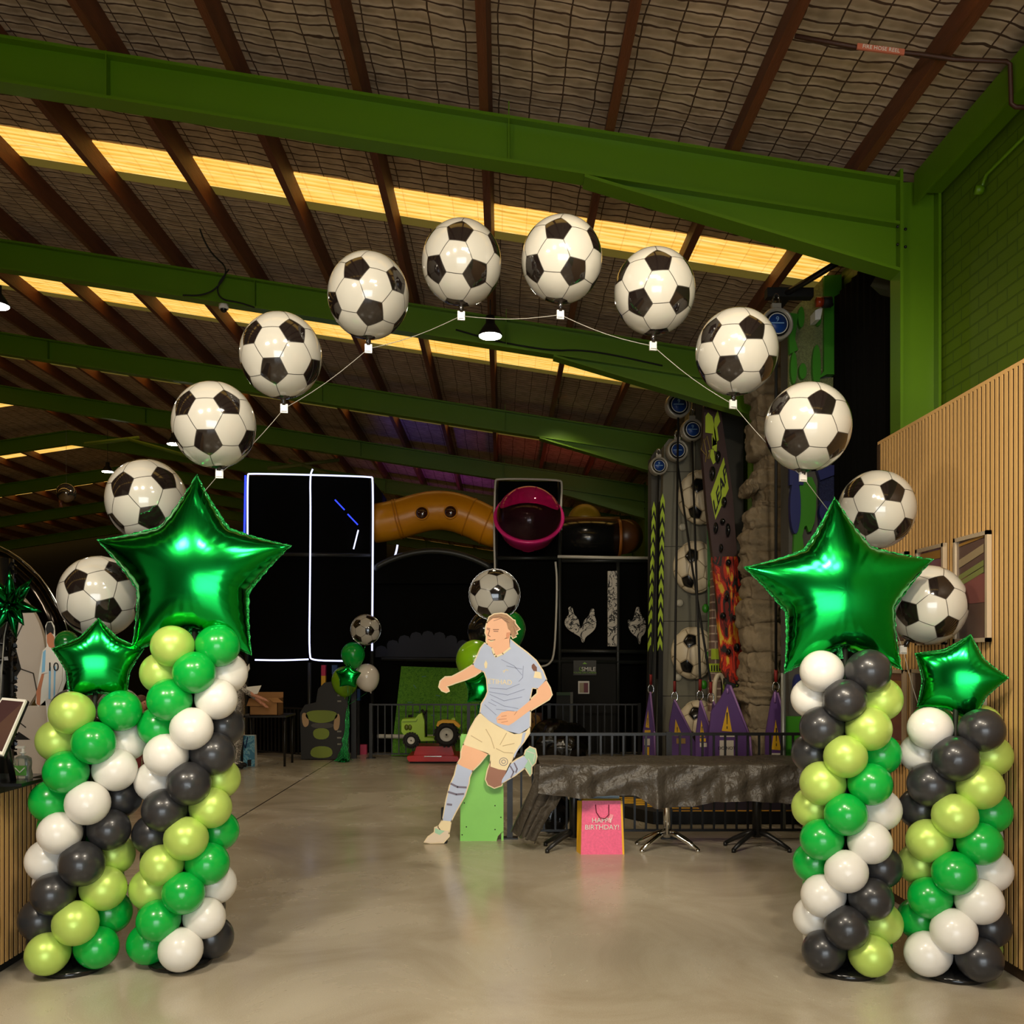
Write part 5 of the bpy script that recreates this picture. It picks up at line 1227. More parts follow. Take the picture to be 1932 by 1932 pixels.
# ================================================================== CLIMBING AREA ON THE RIGHT
mgrey = mat('grey_climb_panel', rgb(112, 110, 96), .7, noise=.08, nscale=2); mgd = mat('dark_grey_panel', rgb(70, 68, 62), .7, noise=.08, nscale=2)
def polyp(pts, d, th, mb=None, mi=0, ground=False, sm=0):
    q_ = [P(x, y, d) for x, y in pts]
    if sm: q_ = smooth_poly(q_, sm)
    q_ = [Vector((p.x, p.y, max(p.z, .0))) for p in q_]
    return (mb or MB()).poly(q_, (0, th, 0), mi)
# padded landing mat
x0 = P(1232, 1557, 9.05).x
t = T('landing_mat', (x0+.9, 10.5, 0), 'thick black landing mat with yellow stripes behind the near fence', 'mat')
mb = MB(); mb.poly([(x0, 9.05, 0), (x0-.55, 9.9, 0), (x0-.62, 11.3, 0), (2.55, 11.3, 0), (2.55, 10.1, 0), (3.0, 10.1, 0), (3.0, 9.05, 0)], (0, 0, .12)); t.part('mat_body', mb, mat('black_vinyl', rgb(26, 25, 24), .5))
mb = MB()
for i in range(7): y = 9.95-i*.115; xx = x0-.5+.09*i+.02; mb.bx(xx, xx+.42, y-.03, y+.02, .12, .124)
mb.bx(x0+.2, 3.0, 9.06, 9.11, .12, .124); t.part('yellow_stripe', mb, M_yellow)
# grey football wall
D1 = 12.8
t = T('climbing_wall', (P(1300, 1400, D1).x, D1, 0), 'tall grey climbing wall with soccer ball shaped holds', 'climbing wall')
pan = polyp([(1236, 1470), (1253, 840), (1262, 828), (1298, 828), (1309, 742), (1326, 718), (1352, 726), (1368, 1470)], D1, .5)
po = t.part('panel', pan, mgrey)
mb = MB()
for y in (890, 1031, 1172, 1313): mb.tube([P(1245, y, D1-.002), P(1362, y, D1-.002)], .005, 5)
mb.tube([P(1312, 745, D1-.002), P(1313, 1420, D1-.002)], .004, 5); t.part('panel_joint', mb, mgd, parent=po)
for X, Y, r in ((1323, 938, 50), (1312, 1070, 48), (1308, 1232, 48), (1318, 1368, 46)):
    c = P(X, Y, D1-.1); R_ = px(r, D1); Rm = orient(c, (-14+Y % 5, 26), (-2, -30), r)
    t.part('ball_hold', soccer(Rm, (R_*.85, R_*.55, R_), c, seam=.03, m=4, puff=.04, blk=(0, NB[0][0])), [mat('cream_hold', rgb(214, 200, 172), .4), M_blackgloss, mat('hold_groove', rgb(150, 134, 106), .5)], label='cream soccer ball shaped climbing hold')
for X, Y in ((1289, 925), (1287, 995), (1282, 1138), (1279, 1208), (1279, 1278), (1272, 1417)):
    t.part('round_hold', MB().lathe([(px(7, D1), 0), (px(7, D1), .03), (px(5, D1), .045), (.001, .05)], Matrix.Translation(P(X, Y, D1)) @ Matrix.Rotation(PI/2, 4, 'X'), 16), mat('pale_hold', rgb(176, 172, 156), .5))
gs = MB()
polyp([(1334, 1000), (1350, 1000), (1352, 1330), (1338, 1330)], D1-.5, .02, gs); t.part('green_tinted_panel', gs, mat('tinted_green_acrylic', rgb(90, 140, 90), .15, coat=.5))
gh = MB()
for X, Y in ((1342, 1102), (1331, 1148), (1336, 1238), (1328, 1292), (1345, 1010)): gh.ball(P(X, Y, D1-.56), .055, 12, 0, (.8, .6, 1.1))
t.part('green_hold', gh, mat('green_hold', rgb(40, 120, 20), .4))
# chevron poles
lb = mat('lime_chevron', rgb(170, 200, 30), .5)
for nm, pts, l in (('a', [(1230, 960), (1237, 960), (1232, 1240), (1221, 1240)], 'narrow upright with lime and black chevrons, left one of two beside the grey wall'), ('b', [(1246, 945), (1254, 945), (1249, 1240), (1240, 1240)], 'narrow upright with lime and black chevrons, right one of two beside the grey wall')):
    tp = [P(x, y, 12.75) for x, y in pts]; t = T('chevron_pole', Vector((tp[3].x, 12.8, 0)), l, 'pole')
    t.part('pole', MB().poly([tp[0], tp[1], Vector((tp[2].x, tp[2].y, 0)), Vector((tp[3].x, tp[3].y, 0))], (0, .2, 0)), M_black)
    for i in range(11):
        f = i/11; a = tp[0].lerp(tp[3], f); b_ = tp[1].lerp(tp[2], f); hh = Vector((0, -.01, .1)); m_ = (a+b_)/2-hh*1.0
        dn = Vector((0, -.01, -.11)); mm = (a+b_)/2+Vector((0, 0, .10))
        t.part('chevron', MB().poly([a+Vector((0, -.01, 0)), mm+Vector((0, -.01, 0)), b_+Vector((0, -.01, 0)), b_+dn, mm+dn, a+dn], (0, .008, 0)), lb)
polyp([(1229, 862), (1238, 848), (1254, 848), (1252, 1460), (1228, 1460)], 13.0, .3, mb := MB()); solo('grey_mast', mb, mgd, 'grey mast with a cap behind the chevron poles', 'pole')
# LEAP totem
D3 = 11.4
t = T('leap_totem', (P(1385, 1400, D3).x, D3, 0), 'tall leaning LEAP climbing board, dark purple above and flame painted below', 'climbing wall')
up_ = polyp([(1325, 850), (1329, 765), (1340, 742), (1356, 750), (1368, 830), (1382, 930), (1391, 1050), (1345, 1050), (1334, 960)], D3, .12)
po = t.part('upper_board', up_, mat('dark_maroon_board', rgb(58, 34, 32), .4, noise=.15))
fm = camo_mat('flame_print', [(.34, rgb(30, 24, 16)), (.42, rgb(120, 24, 12)), (.48, rgb(206, 52, 16)), (.52, rgb(190, 26, 14)), (.55, rgb(226, 130, 24)), (.60, rgb(220, 184, 52))], 2.3, (2.6, 1, .8), .4, 2.0)
lw = polyp([(1345, 1050), (1391, 1050), (1400, 1100), (1408, 1180), (1411, 1262), (1404, 1282), (1388, 1290), (1374, 1285), (1362, 1260), (1352, 1110)], D3, .12)
t.part('flame_board', lw, fm)
t.part('foot_board', polyp([(1368, 1280), (1408, 1278), (1416, 1340), (1410, 1420), (1372, 1490), (1360, 1490)], D3+.02, .1), camo_mat('lime_black_slash', [(.45, rgb(20, 20, 18)), (.55, rgb(140, 170, 30)), (.65, rgb(24, 22, 20))], 3, (3, 1, .6)))
lm = mat('totem_lime', rgb(168, 190, 40), .4)
ld = t.part('leap_plate', polyp([(1341, 932), (1365.5, 863), (1371, 895), (1375, 922), (1350, 980)], D3-.012, .012), lm)
ll = MB(); c = P(1359, 925, D3-.016)
rv = Vector((.30, 0, .94)).normalized(); uv = Vector((-.16, 0, .98)).normalized()
text_mb('LEAP', .235, c, rv, uv, .004, ll, bold=.006); ll.v = [(v[0], D3-.018 if v[1] > 0 else v[1], v[2]) for v in ll.v]
t.part('lettering', ll, M_black, parent=ld)
gf = MB(); 
for pts in ([(1331, 785), (1336, 778), (1344, 786), (1350, 815), (1353, 838), (1344, 842), (1345, 818), (1331, 816)], [(1348, 790), (1354, 774), (1359, 795), (1353, 806), (1356, 830), (1350, 836), (1347, 810)], [(1337, 850), (1346, 846), (1350, 872), (1346, 876), (1340, 862)], [(1343, 820), (1353, 838), (1352, 852), (1344, 848)]): polyp(pts, D3-.012, .012, gf)
t.part('lime_graffiti', gf, lm)
ow = MB()
for s_ in ([(1323, 848), (1328, 828), (1333, 856), (1331, 872)], [(1331, 830), (1334, 822), (1340, 850), (1338, 866)], [(1323, 848), (1333, 860)], [(1335, 866), (1340, 850)]): ow.tube([P(x, y, D3-.02) for x, y in s_], .006, 5)
t.part('outline_lettering', ow, mat('dull_gold_line', rgb(140, 120, 60), .5))
for i, (X, Y, w_, h_) in enumerate(((1333, 762, 10, 20), (1354, 862, 11, 24), (1344, 893, 12, 28), (1366, 947, 10, 20), (1350, 996, 9, 22), (1363, 984, 10, 12), (1373, 1000, 9, 26), (1360, 1034, 8, 16), (1374, 1062, 10, 14), (1371, 1126, 8, 14), (1364, 1162, 11, 14), (1385, 1166, 10, 12), (1374, 1230, 10, 14), (1390, 1222, 12, 18), (1395, 1288, 9, 14))):
    c = P(X, Y, D3-.05); t.part('climbing_hold', MB().ball(c, 1, 12, 0, (px(w_/2, D3), .07, px(h_/2, D3))), M_blackgloss)
# brick tower and arch behind the totem
t = T('brick_tower', (P(1350, 1400, 12.0).x, 12.0, 0), 'slim pinkish brick painted climbing tower with lime bands beside the flames', 'climbing wall')
bk = mat('pink_brick_paint', rgb(150, 128, 112), .6); N, L, b = nodes_of(bk)
br = N.new('ShaderNodeTexBrick'); br.inputs['Scale'].default_value = 1; br.inputs['Brick Width'].default_value = .16; br.inputs['Row Height'].default_value = .1; br.inputs['Mortar Size'].default_value = .01
br.inputs['Color1'].default_value = rgb(110, 86, 76); br.inputs['Color2'].default_value = rgb(140, 110, 98); br.inputs['Mortar'].default_value = rgb(190, 168, 148)
tc = N.new('ShaderNodeTexCoord'); sp = N.new('ShaderNodeSeparateXYZ'); cb = N.new('ShaderNodeCombineXYZ'); L.new(tc.outputs['Object'], sp.inputs[0]); L.new(sp.outputs[0], cb.inputs[0]); L.new(sp.outputs[2], cb.inputs[1]); L.new(cb.outputs[0], br.inputs['Vector']); L.new(br.outputs['Color'], b.inputs['Base Color'])
t.part('brick_face', polyp([(1346, 1040), (1352, 1040), (1366, 1478), (1337, 1478), (1342, 1200)], 12.0, .15), bk)
t.part('lime_band', polyp([(1342, 1224), (1364, 1224), (1364, 1244), (1342, 1244)], 11.98, .02), lm)
bb = MB(); polyp([(1338, 1252), (1366, 1252), (1367, 1268), (1338, 1268)], 11.97, .02, bb); t.part('striped_band', bb, lm)
bb = MB()
for i in range(5): X = 1342+5*i; polyp([(X, 1255), (X+2, 1255), (X+2, 1266), (X, 1266)], 11.955, .02, bb)
t.part('dark_bars', bb, M_black)
ap = [P(1358+10*math.cos(a), 1300-27*math.sin(a), 11.9) for a in [PI*i/12 for i in range(13)]]
t.part('arch_hold', MB().tube([P(1368, 1345, 11.9)]+ap+[P(1348, 1345, 11.9)], .03, 8), mat('cream_hold', rgb(214, 200, 172), .4))
# grey slab between totem and rocks
polyp([(1352, 720), (1402, 700), (1404, 1490), (1350, 1490)], 12.35, .3, mb := MB()); polyp([(1394, 1056), (1396, 1056), (1400, 1300), (1397, 1300)], 12.3, .03, mb)
solo('grey_climbing_slab', mb, mgd, 'plain dark grey climbing slab between the LEAP board and the rock column', 'climbing wall')
# rock column
rm = mat('sculpted_rock', rgb(122, 108, 86), .85, noise=.35, nscale=5, bump=1, bscale=16)
Dr = 10.2; rg = random.Random(21); mb = MB()
rows = [(590, 650, 1452, 1488), (640, 695, 1462, 1492), (690, 748, 1418, 1490), (744, 792, 1430, 1486), (784, 826, 1423, 1484), (818, 862, 1421, 1486), (856, 895, 1440, 1490), (884, 922, 1426, 1492), (905, 928, 1411, 1432), (918, 960, 1436, 1490), (944, 965, 1432, 1462), (955, 1000, 1415, 1490), (992, 1045, 1408, 1490), (1036, 1090, 1409, 1492), (1084, 1135, 1412, 1490), (1125, 1180, 1404, 1478), (1172, 1236, 1410, 1480), (1228, 1292, 1408, 1474), (1286, 1312, 1410, 1464), (1300, 1330, 1400, 1470), (1322, 1380, 1412, 1476), (1370, 1430, 1414, 1478), (1424, 1500, 1410, 1480)]
for (ya, yb, xa_, xb_) in rows:
    a, b_ = P(xa_, ya-3, Dr), P(xb_, yb+3, Dr); b_.z = max(b_.z, -.01); cx, cz = (a.x+b_.x)/2, (a.z+b_.z)/2; w_, h_ = (b_.x-a.x)/2, (a.z-b_.z)/2; ph = [rg.uniform(0, 6) for _ in range(6)]; tl = rg.uniform(-.10, .10)
    if h_ <= 0: continue
    def fn(u, v):
        th = 2*PI*u; z = -1+2*v; k = (1-abs(z)**7)**.5 if abs(z) < 1 else 0
        k *= 1+.07*math.sin(3*th+ph[0]+z)+.05*math.sin(7*th+ph[1])+.05*math.sin(z*6+ph[2]+2*th)+.03*math.sin(13*th+ph[3]+z*5)
        c_, s_ = math.cos(th), math.sin(th); X_ = math.copysign(abs(c_)**.5, c_)*w_*k; Y_ = math.copysign(abs(s_)**.6, s_)*.26*k
        return Vector((cx+X_, Dr+.2+Y_, cz+z*h_*(1+.05*math.sin(2*th+ph[4]))+tl*X_))
    mb.grid(fn, 64, 18)
from mathutils import noise as _nz
for i_, v_ in enumerate(mb.v):
    p_ = Vector(v_); q_ = _nz.noise_vector(Vector((p_.x*5, p_.y*5, p_.z*13)))*.016+_nz.noise_vector(Vector((p_.x*10, p_.y*10, p_.z*46)))*.012
    mb.v[i_] = tuple(p_+q_)
# core keeping the column closed
a = P(1440, 600, Dr); b_ = P(1482, 600, Dr); mb.bx(a.x, b_.x, Dr+.12, Dr+.4, 0, a.z)
mb.v = [(x, y, max(z, 0)) for x, y, z in mb.v]
solo('rock_column', mb, rm, 'brown sculpted rock climbing column left of the big right star', 'climbing wall')
# bubble wall with glitter
Db = 8.85
glit = mat('silver_green_glitter', rgb(150, 158, 110), .35, metal=.6, noise=.6, nscale=60, bump=1, bscale=140); glb = mat('blue_glitter', rgb(52, 58, 96), .4, metal=.4, noise=.6, nscale=60, bump=1, bscale=140)
gp_ = mat('green_climb_panel', rgb(52, 120, 26), .35); mbl = mat('blue_climb_panel', rgb(34, 40, 92), .35)
t = T('bubble_climbing_wall', (P(1535, 1400, Db).x, Db, 0), 'green and blue bubble pattern climbing wall with glitter behind the top right balloons', 'climbing wall')
t.part('backing', polyp([(1488, 620), (1552, 548), (1588, 516), (1588, 1520), (1488, 1520)], Db+.02, .25), mgd)
t.part('glitter_panel', polyp([(1490, 592), (1520, 560), (1556, 520), (1556, 700), (1540, 716), (1572, 712), (1572, 760), (1488, 760)], Db-.02, .04), glit)
gg = MB(); polyp([(1555, 520), (1588, 518), (1588, 706), (1560, 706), (1541, 716), (1555, 700)], Db-.06, .08, gg)
for (X, Y, w_, h_) in ((1512, 598, 6, 20), (1498, 694, 6, 30), (1541, 690, 8, 40), (1515, 700, 7, 15), (1545, 600, 5, 14)): gg.poly([P(X+w_*math.cos(a), Y+h_*math.sin(a), Db-.07) for a in [2*PI*i/20 for i in range(20)]], (0, .05, 0))
polyp([(1488, 590), (1506, 592), (1500, 640), (1506, 660), (1490, 668)], Db-.06, .05, gg)
polyp([(1508, 900), (1540, 900), (1540, 975), (1528, 1010), (1520, 985), (1512, 1020), (1530, 1060), (1530, 1230), (1496, 1230), (1496, 1010), (1510, 960)], Db-.06, .05, gg, sm=1)
t.part('green_shape', gg, gp_)
t.part('blue_glitter_panel', polyp([(1546, 902), (1584, 882), (1584, 1220), (1546, 1220)], Db-.04, .05), glb)
bs_ = MB(); 
for (X, Y, w_, h_) in ((1501, 955, 10, 52), (1560, 965, 14, 20), (1506, 1300, 8, 28)): bs_.poly([P(X+w_*math.cos(a), Y+h_*math.sin(a), Db-.09) for a in [2*PI*i/24 for i in range(24)]], (0, .06, 0))
polyp([(1540, 880), (1590, 876), (1590, 890), (1548, 906)], Db-.08, .05, bs_); polyp([(1490, 880), (1520, 880), (1516, 915), (1490, 915)], Db-.08, .05, bs_)
t.part('blue_shape', bs_, mbl)
t.part('green_footing', polyp([(1480, 1352), (1590, 1352), (1590, 1500), (1480, 1500)], Db-.1, .1), gp_)
solo('beacon_light', MB().tube([P(1540, 570, Db-.28), P(1552, 570, Db-.28)], .045, 14, 0).tube([P(1552, 570, Db-.28), P(1568, 570, Db-.28)], .05, 14, 1).tube([P(1562, 570, Db-.28), P(1570, 575, Db-.02)], .02, 8, 1), [mat('orange_beacon', rgb(150, 50, 16), .3), M_black], 'small orange beacon with black base on the green panel', 'lamp')
solo('sensor_bracket', polyp([(1538, 586), (1552, 578), (1552, 582), (1548, 602), (1538, 604)], Db-.2, .14), M_white, 'small white bracket below the orange beacon', 'bracket')
solo('grey_post', MB().tube([P(1478, 1270, 8.7), (P(1478, 1270, 8.7).x, 8.7, 0)], .022, 10), mat('pale_grey_metal', rgb(130, 134, 130), .4, metal=.5), 'pale grey post left of the tall right balloon column', 'post')
# black curtain, projector, braces
c = MB(); n = 44; vs = []
for i in range(n+1): y = 7.08+1.9*i/n; xx = 3.10+.012*math.sin(i*1.9); vs += [(xx, y, 0), (xx, y, 4.95)]
c.add(vs, [(2*i, 2*i+2, 2*i+3, 2*i+1) for i in range(n)], 0, True); c.bx(3.12, 3.2, 7.08, 8.98, 0, 4.95)
solo('black_partition', c, M_dark, 'tall black partition along the wall, right of the bubble climbing wall', 'partition')
t = T('projector', P(1684, 540, 7.35), 'small dark projector hanging on the column beside the black partition', 'projector')
R_ = Euler((.5, .2, .7)).to_matrix(); t.part('housing', MB().box(P(1684, 540, 7.35), (.16, .26, .12), R_), mat('olive_grey_case', rgb(60, 60, 44), .5)); t.part('bracket', MB().tube([P(1684, 530, 7.35), P(1694, 518, 7.3), P(1708, 516, 7.1)], .018, 8), M_blacksteel)
solo('diagonal_brace', MB().tube([P(1606, 480, 8.3), P(1480, 556, 8.7)], .03, 8), M_blacksteel, 'dark diagonal brace under the skylight at upper right', 'brace')
def bracket(X0, X1, Y, d, l):
    a, b_ = P(X0, Y, d), P(X1, Y, d); solo('belay_beam', MB().bx(a.x, b_.x, d-.05, d+.05, a.z-.04, a.z+.045).bx(a.x+(b_.x-a.x)*.4, a.x+(b_.x-a.x)*.55, d+.04, d+1.2, a.z-.03, a.z+.03), M_black, l, 'beam')
bracket(1445, 1532, 555, 8.72, 'short black beam holding the nearest belay device'); bracket(1271, 1332, 711, 12.35, 'short black beam holding the cluster of belay devices')
lblue = mat('blue_label', rgb(20, 60, 130), .4); casem = mat('grey_alloy_case', rgb(168, 162, 148), .35, metal=.3)
def belay(X, Y, r, d, label, end):
    c = P(X, Y, d); R_ = px(r, d); M = Matrix.Translation(c) @ Matrix.Rotation(PI/2, 4, 'X') @ Matrix.Rotation(.12, 4, 'Y')
    t = T('belay_device', c-Vector((0, 0, R_)), label, 'belay device', 'round belay devices above the climbing walls')
    t.part('case', MB().lathe([(.001, -.10), (R_*.9, -.10), (R_, -.05), (R_, .05), (R_*.93, .07), (R_*.80, .06), (R_*.78, .03), (.001, .03)], M, 32).box(c+Vector((0, -.02, R_*1.08)), (R_*.55, .05, R_*.35)), casem)
    t.part('black_face', MB().lathe([(.001, .045), (R_*.76, .045), (R_*.76, .02)], M, 32), M_blackgloss)
    lb_ = t.part('blue_label', MB().lathe([(.001, .055), (R_*.58, .055), (R_*.58, .04)], M, 28), lblue)
    rw = MB(); rw.tube([M @ Vector((R_*.62*math.cos(a), R_*.62*math.sin(a), .055)) for a in [2*PI*i/28 for i in range(28)]], R_*.03, 5, closed=True)
    t.part('label_ring', rw, M_white, parent=lb_)
    tm = MB(); text_mb('9', R_*.45, c+Vector((0, -.066, R_*.22)), mb=tm, depth=.003); tm.bx(c.x-R_*.4, c.x+R_*.4, c.y-.07, c.y-.06, c.z-R_*.03, c.z+R_*.03)
    t.part('label_print', tm, mat('pale_print', rgb(130, 170, 210), .5), parent=lb_)
    t.part('shackle', MB().tube([c+Vector((R_*.2*math.cos(a), -.02, R_*(1.45+.42*math.sin(a)))) for a in [2*PI*i/14 for i in range(14)]], .012, 6, closed=True), M_chrome)
    e = P(end[0], end[1], end[2]); s0 = c-Vector((0, .02, R_*.95))
    sd = (e-s0).normalized(); t.part('webbing', MB().tube([s0, s0.lerp(e, .5), e+Vector((0, 0, .16))], .014, 6), M_black)
    t.part('red_tail', MB().tube([e+Vector((0, 0, .18)), e+Vector((0, 0, .05))], .018, 6), mat('red_webbing', rgb(120, 24, 20), .6))
    t.part('carabiner', MB().tube([e+Vector((.035*math.cos(a), 0, .0+.055*math.sin(a))) for a in [2*PI*i/14 for i in range(14)]], .008, 6, closed=True), M_chrome)
belay(1463, 614, 31, 8.7, 'nearest belay device with blue label, right of the upper right soccer balloons', (1464, 1296, 9.65))
belay(1279, 765, 24, 12.3, 'belay device with blue label, highest of the cluster', (1273, 1314, 11.0))
belay(1305, 812, 21, 12.5, 'belay device with blue label, right one of the cluster', (1321, 1312, 10.6))
belay(1277, 851, 20, 12.6, 'belay device with blue label, lowest of the cluster', (1341, 1316, 10.9))
belay(1242, 880, 17, 12.7, 'belay device seen from its side at the left of the cluster', (1228, 1300, 11.7))
# purple gates
ZG = lambda p: (1200+p[0]/6.44, 1240+p[1]/6.44)
ply = mat('sign_yellow', rgb(206, 160, 20), .5); pub = mat('purple_edge', rgb(140, 104, 160), .5); pw_ = mat('sign_white', rgb(196, 188, 174), .5)
def gate(pts, d, label, tri, excl, strips, edge, word=None):
    q_ = [P(*ZG(p), d) for p in pts]; zb = .125 if q_[0].x > x0-.4 and d > 9 else 0
    zm = min(p.z for p in q_); q_ = [Vector((p.x, d, zb if p.z < zm+.03 else p.z)) for p in q_]
    cx = sum(p.x for p in q_)/len(q_); t = T('belay_gate', (cx, d, zb), label, 'gate', 'purple warning gates below the belay devices')
    so = t.part('fabric', MB().poly(q_, (0, .03, 0)), M_purple)
    def pl_(ps, m, nm, l=.006): 
        z_ = [P(*ZG(p), d) for p in ps]; t.part(nm, MB().poly([Vector((p.x, d-l, p.z)) for p in z_], (0, l, 0)), m, parent=so)
    if tri: pl_(tri, ply, 'warning_triangle')
    for e in excl: pl_(e, M_black, 'exclamation_mark', .010)
    for s_, m in strips: pl_(s_, m, 'text_strip')
    for a, b_ in edge:
        t.part('light_edge', MB().tube([P(*ZG(a), d-.01), P(*ZG(b_), d-.01)], .012, 6), pub)
    if word:
        tx, (wx, wy), sz = word; c = P(*ZG((wx, wy)), d); t.part('lettering', text_mb(tx, sz, (c.x, d-.009, c.z), depth=.002), M_black, parent=so)
R4 = lambda x0, y0, x1, y1: [(x0, y0), (x1, y0), (x1, y1), (x0, y1)]
def ex_(x, y0, y1, w=5): return [[(x-w, y0), (x+w, y0), (x+w*.5, y0+(y1-y0)*.72), (x-w*.5, y0+(y1-y0)*.72)], [(x-w*.7, y0+(y1-y0)*.84), (x+w*.7, y0+(y1-y0)*.84), (x+w*.7, y1), (x-w*.7, y1)]]
gate([(168, 415), (180, 420), (240, 950), (240, 1260), (75, 1260), (85, 900)], 11.7, 'purple warning gate farthest left, beside the chevron poles', [(146, 640), (160, 860), (115, 850)], ex_(140, 740, 820, 4), [(R4(105, 885, 175, 930), ply), (R4(100, 990, 168, 1070), pw_), (R4(105, 1090, 160, 1195), ply)], [((175, 420), (225, 900)), ((225, 900), (232, 1200))])
gate([(462, 510), (405, 820), (400, 1260), (760, 1260), (735, 1060), (680, 960), (480, 515)], 11.0, 'purple warning gate second from left, slanting to the right', [(480, 755), (560, 955), (462, 955)], ex_(500, 850, 930, 5), [(R4(490, 985, 600, 1050), mat('sign_dim_yellow', rgb(140, 110, 50), .5))], [((470, 520), (690, 960))])
gate([(780, 520), (725, 960), (725, 1260), (915, 1260), (905, 850), (795, 525)], 10.6, 'purple warning gate third from left, just left of the big middle one', [(792, 765), (832, 965), (775, 965)], ex_(800, 840, 920, 5), [(R4(775, 985, 848, 1025), ply), (R4(775, 1040, 860, 1090), pw_)], [((785, 525), (893, 850))])
gate([(938, 530), (915, 720), (915, 1260), (1000, 1260), (990, 620)], 11.3, 'purple warning gate mostly hidden behind the big middle one', None, [], [], [((940, 535), (980, 630))])
gate([(1110, 330), (1030, 500), (915, 655), (885, 980), (885, 1300), (1412, 1300), (1400, 1010), (1230, 560), (1150, 335)], 10.0, 'biggest purple warning gate in the middle, reading DO NOT', [(1110, 590), (1165, 905), (1040, 895)], ex_(1104, 670, 870, 8), [(R4(1018, 935, 1195, 968), pw_), (R4(1015, 1010, 1185, 1195), pw_), (R4(1050, 1210, 1180, 1275), ply)], [((1145, 345), (1385, 965)), ((1385, 965), (1410, 1280)), ((1112, 380), (1114, 440))], ('DO NOT', (1100, 1105), .046))
gate([(1690, 400), (1640, 560), (1575, 950), (1575, 1300), (1905, 1300), (1890, 960), (1720, 420)], 9.65, 'purple warning gate nearest, beside the tall right balloon column', [(1695, 760), (1760, 1130), (1645, 1120)], ex_(1702, 860, 1080, 7), [(R4(1622, 1165, 1830, 1240), pw_), (R4(1770, 1185, 1830, 1250), ply), (R4(1625, 1255, 1745, 1290), pw_)], [((1720, 430), (1885, 965)), ((1690, 420), (1688, 550))], ('BENEATH', (1690, 1203), .036))

# ================================================================== POSTERS ON THE SLATTED WALL
def WP(X, Y, x=2.545):
    d = x/P(X, Y, 1).x; return P(X, Y, d)
mfr = mat('silver_snap_frame', rgb(200, 180, 150), .35, metal=.4); mpr = mat('maroon_poster', rgb(122, 74, 66), .25, coat=.5, noise=.12, nscale=3); mpb = mat('brown_poster', rgb(92, 70, 58), .25, coat=.5, noise=.12, nscale=3)
def poster(X0, X1, Yt, Yb, label, two=False, marks=()):
    a, b_ = WP(X0, Yt), WP(X1, Yt); z1 = b_.z; z0 = WP(X1, Yb).z; y1, y0 = a.y, b_.y
    t = T('wall_poster', (2.53, (y0+y1)/2, z0), label, 'poster', 'framed posters on the slatted wall')
    f = MB(); w = .022
    f.bx(2.52, 2.545, y0, y0+w, z0, z1); f.bx(2.52, 2.545, y1-w, y1, z0, z1); f.bx(2.52, 2.545, y0, y1, z0, z0+w); f.bx(2.52, 2.545, y0, y1, z1-w, z1)
    t.part('frame', f, mfr); s = MB(); s.bx(2.532, 2.546, y0+w, y1-w, z0+w, z1-w); so = t.part('print', s, mpb if two else mpr)
    if two: t.part('maroon_field', MB().bx(2.530, 2.533, y0+w, y1-w, z0+(z1-z0)*.36, z0+(z1-z0)*.62), mpr, parent=so)
    for fz, hh, sk, m in marks:
        zc = z0+(z1-z0)*fz; yy0, yy1 = y0+.05, y1-.05
        t.part('text_band', MB().add([(2.529, yy1, zc-sk), (2.529, yy0, zc+sk), (2.529, yy0, zc+sk+hh), (2.529, yy1, zc-sk+hh)], [(0, 1, 2, 3)]), m, parent=so)
    return t
mtx = mat('poster_grey_text', rgb(140, 122, 92), .4); mtg = mat('poster_green_text', rgb(112, 116, 62), .4); mty = mat('poster_mustard', rgb(146, 106, 44), .4)
poster(1806, 1871, 1000, 1211, 'tall brown and maroon framed poster, nearest one in the upper row', True, [(.76, .045, .03, mtx), (.64, .03, .03, mtg), (.58, .03, .03, mtg), (.93, .015, .01, mty)])
poster(1734, 1787, 1024, 1216, 'maroon framed poster second in the upper row, partly behind a soccer balloon', False, [(.86, .05, 0, mty)])
poster(1690, 1716, 1040, 1216, 'framed poster at the far end of the upper row, behind the big right star', True)
poster(1664, 1711, 1264, 1444, 'maroon framed poster at the left of the lower row with a small mustard emblem', False, [(.80, .05, 0, mty), (.58, .01, 0, mty), (.2, .03, 0, mty)])
poster(1724, 1778, 1264, 1480, 'framed poster of the lower row behind the small right star', True)
poster(1800, 1862, 1300, 1520, 'framed poster of the lower row, nearest one, mostly behind the short right column', False)

# ================================================================== LAMPS AND SMALL THINGS UP HIGH
def bay(X, Y, d, label, power, r=.135):
    c = P(X, Y, d); top = zr(c.x)+.1
    t = T('high_bay_lamp', c, label, 'lamp', 'ceiling lamps')
    t.part('reflector', MB().lathe([(r, 0), (r*.98, .02), (r*.6, .10), (.05, .14), (.05, .22), (.001, .22)], Matrix.Translation(c), 24), M_blacksteel)
    t.part('lens', MB().lathe([(.001, -.012), (r*.9, -.008), (r*.95, .004), (.001, .004)], Matrix.Translation(c), 24), M_lens)
    t.part('hanger', MB().tube([c+Vector((0, 0, .2)), Vector((c.x, c.y, top))], .006, 6), M_blacksteel)
    l = lamp('high_bay_light', 'SPOT', c-Vector((0, 0, .03)), power, (1, .84, .60), .12, (0, 0, 0), spot=2.1)
for X, Y, d, l, pw_ in ((925, 634, 10.5, 'bright ceiling lamp hanging between the two topmost soccer balloons', 170), (1053, 745, 14.6, 'bright ceiling lamp right of centre above the play structure', 220), (-6, 577, 10.4, 'bright ceiling lamp cut by the left edge of the view', 170), (328, 838, 18.4, 'ceiling lamp left of the soccer balloon over the big left star', 160), (203, 890, 22.6, 'distant ceiling lamp above the left foot of the arch', 160)): bay(X, Y, d, l, pw_)
c = P(125, 930, 23.0)
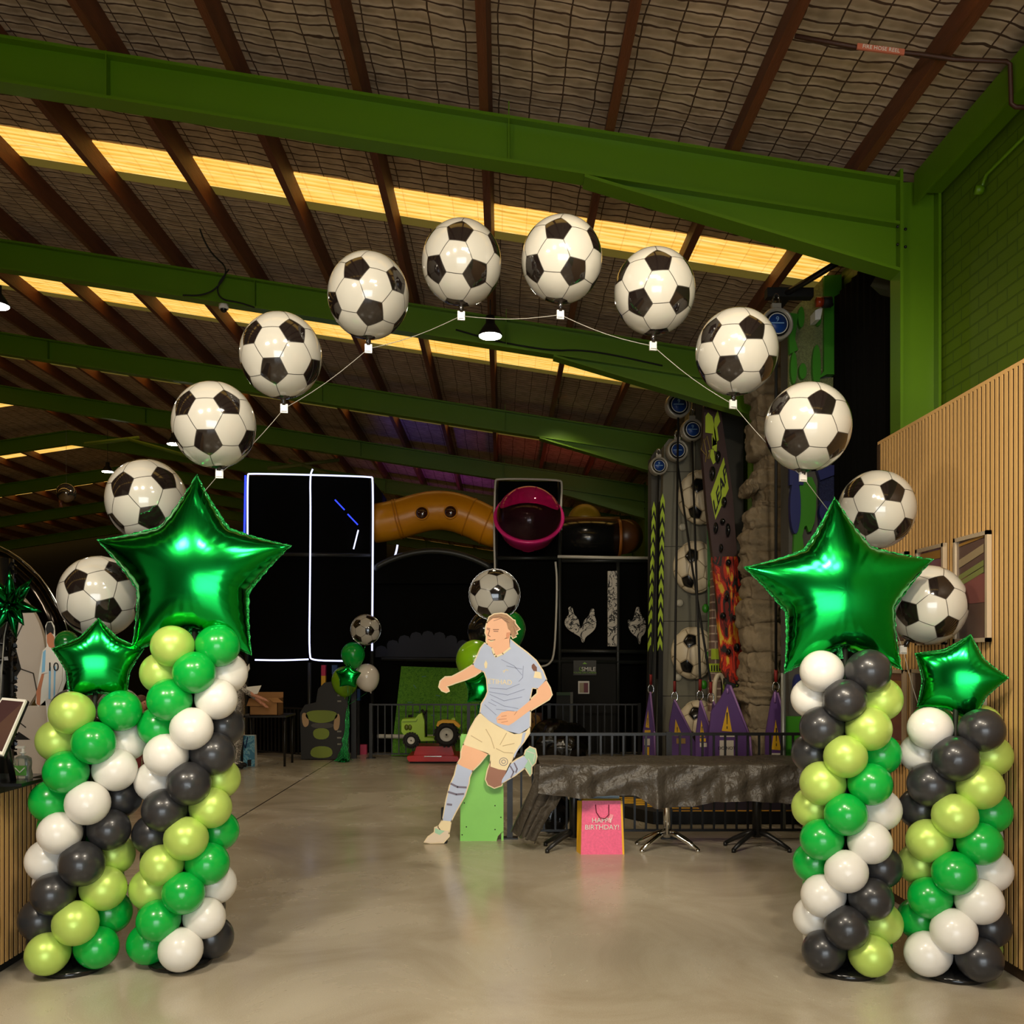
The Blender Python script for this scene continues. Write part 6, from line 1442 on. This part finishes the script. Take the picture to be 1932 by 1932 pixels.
t = T('mirror_sphere', c-Vector((0, 0, .1)), 'shiny clear silver sphere hanging on a cord at upper left', 'decoration')
t.part('sphere', MB().ball(c, px(18, 23.0), 24), mat('mirror_sphere_glass', rgb(150, 140, 130), .04, metal=.9)); t.part('cord', MB().tube([c, Vector((c.x, c.y, zr(c.x)+.20))], .004, 5), M_string)
t.part('tag', MB().tube([P(114, 942, 23.0), P(115, 957, 23.0)], .05, 8), mat('copper_tag', rgb(150, 100, 80), .3, metal=.6))
t = T('security_camera', P(422, 580, 10.95), 'tiny white dome camera under the second green roof frame', 'camera'); c = P(422, 583, 10.95)
t.part('base', MB().lathe([(.001, .05), (.055, .05), (.055, .0), (.001, 0)], Matrix.Translation(c), 16), M_white); t.part('dome', MB().ball(c, .04, 14), M_blackgloss)
mb = MB().tube(smooth_poly([P(377, 432, 9.2), P(384, 452, 9.4), P(400, 480, 10.0), P(432, 508, 10.9), P(410, 545, 10.92), P(380, 558, 10.92), P(345, 557, 10.92)], 3, False), .009, 6).tube(smooth_poly([P(432, 508, 10.9), P(408, 540, 10.92), P(415, 565, 10.92), P(450, 570, 10.92), P(480, 580, 10.92)], 3, False), .009, 6)
solo('hanging_cable', mb, M_black, 'black cable looping down from a purlin over the second green roof frame', 'cable')
solo('hanging_cable', MB().tube(smooth_poly([P(860, 622, 11.03), P(940, 645, 11.03), P(1040, 662, 11.03), P(1090, 660, 11.03), P(1150, 668, 11.03), P(1250, 690, 11.03)], 2, False), .01, 6), M_black, 'black cable sagging along the second green frame behind the balloons', 'cable')
for a, b_, l in ((P(160, 838, 21.3), P(262, 826, 21.3), 'left'), (P(240, 828, 21.3), P(356, 861, 21.3), 'right')):
    solo('cross_brace', MB().tube([a, b_], .05, 4), mat('lime_green_steel', rgb(112, 140, 30), .5), 'lime green diagonal roof brace at upper left, %s arm' % l, 'brace')
for a, b_, l in ((P(505, 884, 19.6), P(640, 868, 19.6), 'left'), (P(545, 868, 19.6), P(724, 930, 19.6), 'right')):
    solo('cross_brace', MB().tube([a, b_], .045, 4), mat('olive_steel', rgb(96, 100, 40), .5), 'dim olive diagonal roof brace behind the LED outlined bay, %s arm' % l, 'brace')
